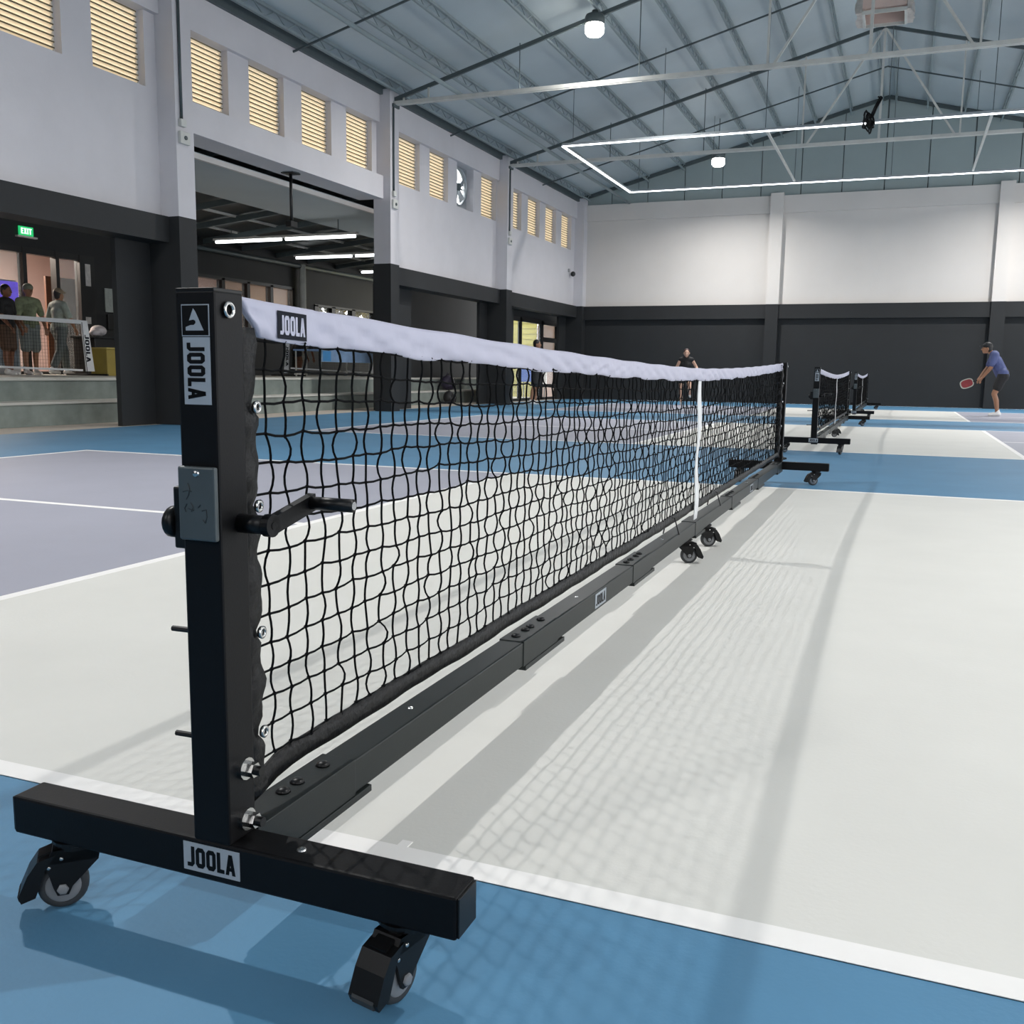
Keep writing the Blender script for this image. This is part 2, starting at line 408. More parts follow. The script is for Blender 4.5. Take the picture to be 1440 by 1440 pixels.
for s in (-1, 1):
    for x in (8.75, 7.72, 6.86, 5.77, 4.68, 3.75, 2.88, 1.95, 1.0, .18):
        mb = MB(); lattice(mb, x, s, roofz(x), YF+.1, YB-.05); mb.build('purlin', steel_mid, ce)
    # longitudinal tie pipe under the purlins
    MB().tube([(s*7.45, YF+.1, 6.13), (s*7.45, YB-.1, 6.13)], .04, 8).build('tie_pipe', steel_mid, ce, True)
    mb = MB(); mb.box(s*9.0, s*9.35, YF+.1, YB-.05, 6.2, 6.36); mb.build('eave_channel', steel_dark, ce)
for y in [a+3.05 for a in TR]:
    for s in (-1, 1): MB().bar((s*9.1, y, roofz(9.1)-.24), (0, y, ZR-.24), .03, .03).build('sag_rod', steel_dark, ce)
def truss(y):
    o = empty('roof_truss', (0, y, 6.0), None, 'truss', 'steel roof trusses')
    zc = 6.06
    for d in (-.035, .035):
        MB().bar((-8.85, y+d, zc), (8.85, y+d, zc), .045, .07).build('bottom_chord', steel_pale, o)
    for s in (-1, 1):
        MB().bar((s*9.05, y, roofz(9.05)-.3), (0, y, ZR-.26), .05, .07).build('top_chord', steel_dark, o)
        part('seat_plate', steel_dark, o, (s*9.2, s*8.8, y-.12, y+.12, 5.98, 6.04))
        xs = [8.64, 8.1, 1.65]
        for x in xs:
            MB().bar((s*x, y, zc+.02), (s*x, y, roofz(x)-.27), .035, .035).build('web_post', steel_pale, o)
        for xa, xb in ((1.55, 0.02),):
            MB().bar((s*xa, y, zc+.02), (s*xb, y, roofz(xb)-.3), .04, .04).build('web_diagonal', steel_pale, o)
    MB().bar((0, y, zc), (0, y, ZR-.26), .05, .05).build('king_post', steel_pale, o)
    for x in (-6.2, -3.9, 3.9, 6.2): MB().tube([(x, y, zc+.03), (x, y, roofz(x)-.2)], .01, 5).build('hanger_rod', steel_dark, o)
    return o
lab = {10.3: 'pale steel roof truss above the broad first column by the open bay', 16.5: 'pale steel roof truss resting on the column right of the open bay', 22.65: 'pale steel roof truss crossing behind the rectangular light frame'}
for y in TR[3:]: truss(y)['label'] = lab[y]
# foil wrapped ventilation shaft under the ridge
vt = empty('ventilation_shaft', (0.02, 18.2, 7.3), 'foil wrapped square ventilation shaft hanging under the roof ridge', 'vent')
vx0, vx1, vy0, vy1, vz = -.34, .60, 17.9, 18.6, 7.18
part('canvas_front', canvas, vt, (vx0+.1, vx1-.1, vy0, vy0+.02, vz+.1, ZR+.05)); part('canvas_back', canvas, vt, (vx0+.1, vx1-.1, vy1-.02, vy1, vz+.05, ZR+.05))
part('frame', steel_pale, vt, (vx0+.1, vx1-.1, vy0-.03, vy0, vz, vz+.06), (vx0+.1, vx1-.1, vy1, vy1+.03, vz, vz+.06), (vx0+.1, vx0+.14, vy0, vy1, vz, vz+.06), (vx1-.14, vx1-.1, vy0, vy1, vz, vz+.06))
for s, xa in ((-1, vx0), (1, vx1-.1)):
    bm = MB(); nz = 18; ny = 6
    vs = []; fs = []
    for i in range(nz+1):
        for j in range(ny+1):
            z = vz+.02+(ZR-.1-vz)*i/nz; y = vy0-.03+(vy1-vy0+.06)*j/ny
            vs.append((xa+(.1 if s > 0 else 0)+random.uniform(-.035, .035), y+random.uniform(-.02, .02), z))
    n0 = len(vs); vs += [(xa+(0 if s > 0 else .1), v[1], v[2]) for v in vs]
    for i in range(nz):
        for j in range(ny):
            a = i*(ny+1)+j; fs += [(a, a+1, a+ny+2, a+ny+1), (n0+a, n0+a+ny+1, n0+a+ny+2, n0+a+1)]
    for i in range(nz):
        for j in (0, ny):
            a = i*(ny+1)+j; b = a+ny+1; fs.append((a, b, n0+b, n0+a))
    for j in range(ny):
        for i in (0, nz):
            a = i*(ny+1)+j; fs.append((a, a+1, n0+a+1, n0+a))
    bm.add(vs, fs).build('foil_side', foil, vt)

# ------------------------------------------------------------------ high-bay lamps
lamp_lab = {(-4.72, 16.4): 'glowing round high bay lamp beside the steel truss on the white column', (-4.15, 26.0): 'glowing round high bay lamp hung on a rod near the grey gable wall'}
def lamp(x, y, z):
    l = lamp_lab.get((x, y)) or 'round high bay lamp %s, %s side' % ('by the front end wall' if y < 0 else 'over the crank net court' if y < 10 else 'over the middle court' if y < 20 else 'over the end wall court', 'louvre wall' if x < 0 else 'open wall')
    o = empty('high_bay_lamp', (x, y, z-.2), l, 'lamp', 'high bay lamps under the roof')
    MB().tube([(x, y, roofz(x)-(.235 if y < 20 else .01)), (x, y, z+.23)], .012, 6).build('rod', steel_dark, o)
    MB().lathe([(.05,.24),(.06,.2),(.16,.16),(.18,.12),(.18,.0)], (x, y, z), 'z', 20).build('housing', steel_dark, o, True)
    MB().lathe([(.165,.0),(.175,-.06),(.17,-.14),(.13,-.19),(.06,-.2)], (x, y, z), 'z', 20).build('lens', lamp_glow, o, True)
    ld = bpy.data.lights.new('lamp_light', 'AREA'); ld.shape = 'DISK'; ld.size = .17; ld.spread = math.radians(155); ld.energy = LAMP_W; ld.color = LAMP_COL
    lo = bpy.data.objects.new('lamp_light', ld); COL.objects.link(lo); lo.parent = o; lo.location = (0, 0, -.02)
for x, y in ((-4.7, -8.2), (4.7, -8.2), (-4.7, 3.2), (4.7, 3.2), (-4.72, 16.4), (4.72, 16.4), (-4.15, 26.0), (4.15, 26.0)):
    lamp(x, y, 7.05 if y < 20 else 6.6)

# ------------------------------------------------------------------ rectangular LED frame
fx, fy0, fy1, fz = 6.43, 19.75, 25.5, 5.8
fr = empty('light_frame', (0, (fy0+fy1)/2, fz), 'large rectangular white LED light frame hung under the truss', 'light')
def led_bar(a, b):
    t = MB().bar(a, b, .06, .05).build('frame_bar', alu, fr)
    a2 = Vector(a)-Vector((0,0,.035)); b2 = Vector(b)-Vector((0,0,.035))
    MB().bar(a2, b2, .054, .02).build('led_strip', led, t)
led_bar((-fx, fy0, fz), (fx, fy0, fz)); led_bar((-fx, fy1, fz), (fx, fy1, fz)); led_bar((-fx, fy0, fz), (-fx, fy1, fz)); led_bar((fx, fy0, fz), (fx, fy1, fz))
for x in (-2.08, 2.1): MB().bar((x, fy0+.03, fz+.02), (x, fy1-.03, fz+.02), .05, .04).build('cross_bar', steel_pale, fr)
for x in (-6.2, -4.2, -2.08, 0.25, 2.1, 4.2, 6.2):
    for y in (fy0, fy1):
        MB().tube([(x, y, fz+.03), (x, y, roofz(x)-.05)], .007, 5).build('hanger_wire', steel_dark, fr)
# cable bundle on the frame
cbn = MB(); rnd = random.Random(3)
for k in range(9):
    c0 = Vector((-.1+rnd.uniform(-.06,.06), fy0-.08, fz-.02+rnd.uniform(-.08,.06))); pts = []
    a0 = rnd.uniform(0, 6.28); ra, rb_ = rnd.uniform(.02,.07), rnd.uniform(.07,.17)
    tilt = rnd.uniform(-.6, .6)
    for i in range(13):
        a = a0+2*math.pi*i/12; p = Vector((ra*math.cos(a), .03*math.sin(a*2+k), rb_*math.sin(a)))
        pts.append(c0+Vector((p.x*math.cos(tilt)-p.z*math.sin(tilt), p.y, p.x*math.sin(tilt)+p.z*math.cos(tilt))))
    cbn.tube(pts[:-1], .014, 6, closed=True)
for q in (.0, .04): cbn.tube([(-.08+q, fy0-.04, fz+.05), (.0+q, fy0-.05, fz+.25), (.08+q, fy0-.02, fz+.42), (.05+q, fy0, fz+.45)], .02, 6)
obj_at_base('cable_bundle', cbn, plastic, 'bundle of coiled black cables tied on the light frame', 'cables', smooth=True)

# ------------------------------------------------------------------ terrace, annex
ZT = .66; XW = -15.2
te = empty('floor_terrace', (-12.5, 10, 0), 'raised concrete terrace with two seating steps', 'terrace', kind='structure')
part('step', concrete, te, (-10.75, -10.22, YF, 26.5, 0, .3)); part('step_edge', conc_edge, te, (-10.75, -10.2, YF, 26.5, .3, .335))
part('step', concrete, te, (XW-3.2, -10.72, YF, 26.5, -.1, .62)); part('step_edge', conc_edge, te, (XW-3.2, -10.7, YF, 26.5, .62, ZT))
wa = empty('wall_annex', (XW, 15, ZT), 'charcoal terrace wall with glass doors and windows', 'wall', kind='structure')
DY0, DY1, DZ = 8.0, 14.92, 3.12          # glazed doors
mb = MB()
A0, A1, AZ0, AZ1 = 18.1, 22.3, 2.35, 3.08     # warm windows
Y0_, Y1_ = 23.3, 27.7
def wallx(y0, y1, z0, z1): mb.box(XW-.2, XW, y0, y1, z0, z1)
wallx(YF, DY0, ZT, 4.6); wallx(DY0, DY1, DZ, 4.6); wallx(DY1, A0, ZT, 4.6); wallx(A0, A1, ZT, 1.75); wallx(A0, A1, AZ1, 4.6)
wallx(A1, Y0_, ZT, 4.6); wallx(Y0_, Y1_, 2.70, 4.6); wallx(Y0_, Y1_, ZT, 1.7); wallx(Y1_, 29.4, ZT, 4.6)
mb.build('wall_panel', dark_wall, wa)
part('screen_wall', dark_wall, wa, (-11.45, -11.3, 20.7, 26.5, ZT, 4.2))
# warm rooms behind the doors and windows
room = M('warm_room_wall', (190,170,150), .6, var=.05, scale=1)
rosy = M('rosy_room_wall', (206,182,178), .6, var=.04, scale=1)
wood = M('brown_wood', (84,52,36), .5, var=.2, scale=3, stretch=(1,1,8))
part('room_back', rosy, wa, (XW-3.2, XW-3.0, 6.0, 23.2, ZT, 3.7)); part('room_ceiling', back_white, wa, (XW-3.2, XW-.2, 6, 23.2, 3.5, 3.7))
part('room_divider', rosy, wa, (XW-3.0, XW-.2, 17.6, 17.7, ZT, 3.5)); part('room_end', room, wa, (XW-3.2, XW-.2, 5.8, 6, ZT, 3.7)); part('room_end', room, wa, (XW-3.2, XW-.2, 23.0, 23.2, ZT, 3.7))
for y in (13.2, 20.5):
    o = empty('ceiling_light', (XW-1.6, y, 3.44), 'round ceiling light inside the room behind the %s' % ('glass doors' if y < 15 else 'annex windows'), 'light')
    MB().lathe([(.16,.06),(.16,.02),(.14,0)], (XW-1.6, y, 3.44), 'z', 20).build('fitting', M('room_lamp_glow', (255,225,190), .4, var=0, emit=6), o)
    ld = bpy.data.lights.new('room_light', 'AREA'); ld.shape = 'DISK'; ld.size = .3; ld.energy = 260 if y < 15 else 70; ld.color = (1, .88, .76)
    lo = bpy.data.objects.new('room_light', ld); COL.objects.link(lo); lo.parent = o; lo.location = (0, 0, -.02)
# glazed doors
d1 = empty('door_1', (XW, 11.4, ZT), 'black framed sliding glass doors behind the terrace', 'door', kind='structure')
fr_ys = [8.0, 10.05, 12.15, 13.35, 14.3]
part('frame', frame_black, d1, (XW-.12, XW+.02, DY0, DY1, DZ-.12, DZ), (XW-.12, XW+.02, DY0, DY1, ZT, ZT+.06))
for y, wd in ((8.0,.1), (11.0,.1), (13.1,.09), (13.9,.09), (14.52,.4)): part('stile', frame_black, d1, (XW-.12, XW+.03, y, y+wd, ZT, DZ))
for y0, y1 in ((8.1, 11.0), (11.1, 13.1), (13.99, 14.52)): part('pane', glass, d1, (XW-.06, XW-.05, y0, y1, ZT+.06, DZ-.12))
part('wood_panel', wood, d1, (XW-.85, XW-.8, 14.4, 15.6, ZT, 2.7)); part('wood_panel', wood, d1, (XW-2.9, XW-2.85, 14.9, 15.25, ZT, 2.2))
part('poster', M('poster_white', (190,186,184), .5, var=.25, scale=9), d1, (XW+.031, XW+.036, 14.66, 14.8, 2.5, 2.95))
part('poster', M('poster_white', (190,186,184)), d1, (XW+.031, XW+.036, 14.62, 14.76, 1.72, 1.86))
# windows of the annex
w2 = empty('window_50', (XW, 20.7, 1.75), 'row of warm lit windows in the charcoal terrace wall', 'window', kind='structure')
part('frame', frame_black, w2, (XW-.15, XW+.02, A0, A1, AZ1-.05, AZ1+.03), (XW-.15, XW+.02, A0, A1, 1.72, 1.8))
for k in range(5): part('mullion', frame_black, w2, (XW-.15, XW+.02, A0+(A1-A0-.12)*k/4, A0+(A1-A0-.12)*k/4+.12, 1.75, AZ1))
for k in range(4): part('pane', glass, w2, (XW-.08, XW-.07, A0+.12+(A1-A0-.12)*k/4, A0+(A1-A0-.12)*(k+1)/4, 1.8, AZ1-.05))
w3 = empty('window_51', (XW, 26.4, 1.7), 'row of windows with yellow foliage outside in the terrace wall', 'window', kind='structure')
part('frame', frame_black, w3, (XW-.15, XW+.02, Y0_, Y1_, 2.66, 2.72), (XW-.15, XW+.02, Y0_, Y1_, 1.68, 1.74))
for y, wd in ((23.3,.18), (24.22,.2), (25.38,.2), (26.72,.98)): part('mullion', frame_black, w3, (XW-.15, XW+.02, y, y+wd, 1.7, 2.7))
for y0, y1 in ((23.48, 24.22), (24.42, 25.38), (25.58, 26.72)): part('pane', glass, w3, (XW-.08, XW-.07, y0, y1, 1.74, 2.66))
fol = M('yellow_foliage', (176,160,70), .8, var=.5, scale=3)  # yellow-green is the leaves' own colour
bm = MB(); rnd = random.Random(5)
for k in range(3500):
    c = Vector((XW-1.7+rnd.uniform(-.5,.5), rnd.uniform(23.4, 36), rnd.uniform(.2, 3.6))); a = rnd.uniform(0,6.28); q = Vector((rnd.uniform(-.3,.3), math.cos(a), math.sin(a)))*.17; p = Vector((.06, -math.sin(a)*.1, math.cos(a)*.1))
    bm.add([c-q, c+p, c+q, c-p], [(0,1,2,3)])
hedge = obj_at_base('hedge', bm, fol, 'yellow green leafy hedge outside the terrace windows', 'hedge', kind='stuff')
out = empty('outdoor_ground', (-22, 22, -.1), 'pale paving outside the terrace windows', 'ground', kind='structure')
part('paving', M('outdoor_paving', (190,186,176), .8), out, (-40, XW-3.3, -10, 60, -.3, -.1)); part('paving', M('outdoor_paving', (190,186,176)), out, (XW-3.3, -9.7, 26.6, 60, -.3, -.1))
# annex roof
ca = empty('ceiling_annex', (-12, 20, 4.4), 'dark corrugated lean-to roof over the terrace', 'ceiling', kind='structure')
dk_roof = M('dark_corrugated_roof', (58,62,62), .5, var=.2, scale=2, stretch=(.3,8,1))
def azr(x): return 4.55+(x+9.5)*.1
MB().add([(-9.62,YF,azr(-9.62)),(-9.62,29.5,azr(-9.62)),(-19,29.5,azr(-19)),(-19,YF,azr(-19)),(-9.62,YF,azr(-9.62)+.06),(-9.62,29.5,azr(-9.62)+.06),(-19,29.5,azr(-19)+.06),(-19,YF,azr(-19)+.06)],
    [(0,1,2,3),(7,6,5,4),(0,4,5,1),(1,5,6,2),(2,6,7,3),(3,7,4,0)]).build('roof_sheet', dk_roof, ca)
y = 2.0
while y < 29:
    MB().bar((-9.7, y, azr(-9.7)-.09), (-15.2, y, azr(-15.2)-.09), .06, .12).build('rafter', steel_dark, ca); y += 1.5
for x in (-10.9, -12.0, -13.1, -14.2): MB().bar((x, YF, azr(x)-.03), (x, 29.4, azr(x)-.03), .05, .05).build('purlin', steel_pale, ca)
part('soffit_board', roof_mat, ca, (-11.9, -9.74, 10.2, 29.4, 4.16, 4.2)); part('soffit_trim', frame_white, ca, (-9.78, -9.72, 10.2, 29.4, 4.1, 4.18))
MB().tube([(XW+.12, 9, 3.7), (XW+.12, 29, 3.7)], .06, 8).build('wall_pipe', steel_dark, ca, True)
MB().tube([(XW+.15, 22.5, ZT), (XW+.15, 22.5, 3.75)], .09, 8).build('drain_pipe', steel_pale, ca, True)
MB().lathe([(.16,0),(.16,.03)], (-9.3, 13.55, 4.21), 'z', 16).build('ceiling_plate', steel_dark, ca)
def tube_light(xa, xb, y, z, lab):
    o = empty('fluorescent_light', ((xa+xb)/2, y, z), lab, 'light', 'fluorescent lights under the terrace roof')
    MB().bar((xa, y, z+.06), (xb, y, z+.06), .09, .05).build('housing', frame_white, o)
    n = 2; L = (xb-xa)/n
    for k in range(n): MB().tube([(xa+L*k+.06, y, z), (xa+L*(k+1)-.06, y, z)], .035, 8).build('lamp_tube', tube_glow, o, True)
    for x in (xa+.5, xb-.5): MB().tube([(x, y, z+.08), (x, y, azr(x)-.02)], .01, 5).build('hanger', steel_dark, o)
    return o
tube_light(-14.5, -10.6, 18.0, 3.78, 'long fluorescent light under the terrace roof nearest the black pendant pole')
tube_light(-14.7, -11.0, 21.6, 3.82, 'fluorescent light under the terrace roof, second from the pendant pole')
tube_light(-14.9, -11.0, 25.4, 3.82, 'fluorescent light under the terrace roof, farthest from the pendant pole')
tube_light(-13.5, -10.6, 6.0, 3.78, 'fluorescent light under the terrace roof above the glass doors')
pol = empty('pendant_pole', (-9.3, 13.55, 3.3), 'black pole hanging from the header beam of the open bay', 'pole')
MB().tube([(-9.3, 13.55, 4.24), (-9.3, 13.55, 3.35)], .028, 8).build('rod', frame_black, pol, True)
part('mount_plate', frame_black, pol, (-9.42, -9.18, 13.43, 13.67, 4.2, 4.25)); part('end_joint', frame_black, pol, (-9.36, -9.24, 13.45, 13.65, 3.3, 3.4), c=.01)
# exit sign
ex = empty('exit_sign', (XW, 13.2, 3.3), 'small green lit exit sign above the glass doors', 'sign')
ey0 = 13.04
part('panel', M('exit_green', (40,190,110), .4, var=0, emit=.9), ex, (XW+.02, XW+.05, ey0, ey0+.33, 3.33, 3.50)); part('bracket', frame_white, ex, (XW, XW+.08, ey0-.06, ey0+.4, 3.29, 3.32))
put_text(MB(), 'EXIT', (XW+.0505, ey0+.04, 3.36), (0,1,0), (0,0,1), (1,0,0), .25, .11, .002).build('lettering', M('exit_letter', (215,255,225), .4, var=0, emit=1.6), ex)
# notice and switch on the wall beside the doors
nb = empty('wall_notice', (XW, 15.35, 1.6), 'grey notice sheet with black box below on charcoal wall', 'notice')
part('sheet', M('notice_paper', (158,164,160), .6, var=.15, scale=12), nb, (XW, XW+.015, 15.2, 15.52, 2.0, 2.5)); part('black_box', frame_black, nb, (XW, XW+.06, 15.22, 15.5, 1.62, 1.95), c=.01)
# bay 5: glazed screen and yellow house
XD = -9.62
d2 = empty('door_2', (XD, 26.6, 0), 'black framed glazed screen to the outdoors in the corner bay', 'door', kind='structure')
YG0, YG1 = 24.9, 28.7
part('lintel', dark_wall, d2, (XD-.1, XD+.02, 22.9, 29.4, 2.36, 2.75))
part('frame', frame_black, d2, (XD, XD+.08, YG0-.3, YG1+.6, 2.3, 2.42), (XD, XD+.08, YG0-.3, YG1+.6, 0, .08))
for y, wd in ((YG0-.35,.1), (25.32,.14), (27.1,.2), (28.55,.4)): part('stile', frame_black, d2, (XD, XD+.08, y, y+wd, 0, 2.42))
part('transom', frame_black, d2, (XD, XD+.08, 27.3, 28.55, 1.78, 1.92)); part('transom', frame_black, d2, (XD, XD+.08, 27.3, 28.55, .38, .48))
for y0, y1, z0, z1 in ((YG0-.25, 25.32, .08, 2.3), (25.46, 27.1, .08, 2.3), (27.3, 28.55, 1.92, 2.3), (27.3, 28.55, .48, 1.78)): part('pane', glass, d2, (XD+.03, XD+.04, y0, y1, z0, z1))
yel = M('yellow_siding', (186,178,92), .7, var=.08, scale=2)  # plain yellow colour of the clapboards
hs = empty('yellow_house', (-13.6, 34, -.1), 'yellow clapboard house wall seen through the corner glazing', 'house')
sd = MB().box(-1.35, 1.35, 0, .05, 0, .215).mesh(name='clapboard'); sd.materials.append(yel)
for k in range(26):
    o = bpy.data.objects.new('clapboard', sd); COL.objects.link(o); o.parent = hs; o.location = (0, 0, .2*k); o.rotation_euler = (-.12, 0, 0)
th = empty('tan_house', (-11.0, 34, -.1), 'tan and cream house front beside the yellow wall outdoors', 'house')
part('upper_wall', M('cream_render', (176,162,130), .7, var=.25, scale=5), th, (-12.2, -9.8, 34, 34.2, 2.6, 5)); part('lower_wall', M('tan_brick', (120,98,84), .8, var=.3, scale=12), th, (-12.2, -9.8, 33.95, 34.2, 1.2, 2.6)); part('plinth', M('pale_pink_plinth', (190,172,166), .7, var=.1), th, (-12.2, -9.8, 33.9, 34.2, -.1, 1.2))
bs = empty('blue_sign', (-11.75, 32, -.1), 'blue and white sign board standing outside the corner glazing', 'sign')
part('board', M('sign_blue', (72,112,210), .5), bs, (-12.15, -11.6, 32, 32.04, .5, 1.3)); part('white_panel', shoe_w, bs, (-11.6, -11.1, 32, 32.04, .3, 1.3))
for x in (-12.0, -11.2): MB().tube([(x, 32.06, -.1), (x, 32.06, .6)], .02, 8).build('leg', steel_dark, bs)

# ------------------------------------------------------------------ portable pickleball nets
def caster(root, x, y, ztop, ang):
    """swivel caster; ang = heading of the wheel and its brake pedal"""
    q = Matrix.Rotation(ang, 3, 'Z')
    def P(a, b, z): v = q @ Vector((a, b, 0)); return Vector((x+v.x, y+v.y, z))
    def plate(mb, prof, b0, b1):
        vs = [P(a, b0, z) for a, z in prof]+[P(a, b1, z) for a, z in prof]; n = len(prof)
        return mb.add(vs, [tuple(range(n)), tuple(range(2*n-1, n-1, -1))]+[(i, n+i, n+(i+1) % n, (i+1) % n) for i in range(n)])
    ra = .037; wa_ = .022
    hs_ = MB()
    hs_.lathe([(.036, 0), (.036, -.005), (.030, -.008), (.030, -.014)], (x, y, ztop), 'z', 18)
    for s in (-1, 1):
        plate(hs_, [(-.034, ztop-.012), (.034, ztop-.012), (.046, .078), (.040, .060), (wa_+.013, .040), (wa_+.008, .027), (wa_-.008, .027), (wa_-.014, .040), (-.030, .078)], s*.0170, s*.0225)
    plate(hs_, [(-.034, ztop-.012), (.034, ztop-.012), (.046, .079), (.02, .0785), (-.030, .079)], -.0225, .0225)
    ho = hs_.build('caster', plastic, root)
    wc = P(wa_, 0, ra); ax = q @ Vector((0, 1, 0)); e1 = q @ Vector((1, 0, 0)); e2 = Vector((0, 0, 1))
    def disc(prof, nm, mt, c=wc, n=28):
        vs = []
        for r, hh in prof:
            for j in range(n):
                a = 2*math.pi*j/n; vs.append(c+ax*hh+(e1*math.cos(a)+e2*math.sin(a))*r)
        fs = [(i*n+j, i*n+(j+1) % n, (i+1)*n+(j+1) % n, (i+1)*n+j) for i in range(len(prof)-1) for j in range(n)]
        fs += [tuple(range(n)), tuple((len(prof)-1)*n+j for j in range(n))]
        return MB().add(vs, fs).build(nm, mt, ho, True)
    disc([(.027,-.0125),(.033,-.013),(.0365,-.008),(.037,0),(.0365,.008),(.033,.013),(.027,.0125)], 'tyre', rubber)
    disc([(.010,-.0145),(.024,-.0140),(.027,-.0115),(.027,.0115),(.024,.0140),(.010,.0145)], 'wheel_hub', hub_mat)
    disc([(.006,-.0265),(.0085,-.0255),(.0085,.0255),(.006,.0265)], 'axle_nut', hub_mat, n=6)
    for a, z in ((.022, .086), (.040, .074)): disc([(.002,-.0245),(.003,-.024),(.003,.024),(.002,.0245)], 'pin', chrome, P(a, 0, z), 8)
    pd = MB()
    plate(pd, [(.030, .094), (.056, .086), (.070, .066), (.084, .034), (.080, .024), (.060, .030), (.052, .052), (.046, .070)], -.0245, .0245)
    pd.build('brake_pedal', plastic, ho)
    gr = MB(); plate(gr, [(.0835, .0375), (.0855, .0335), (.0835, .0255), (.0805, .0245)], -.018, .018); gr.build('pedal_grip', rubber, ho)
    gr = MB(); plate(gr, [(.034, .094), (.054, .0875), (.055, .091), (.035, .0975)], -.014, .014); gr.build('pedal_rib', plastic, ho)

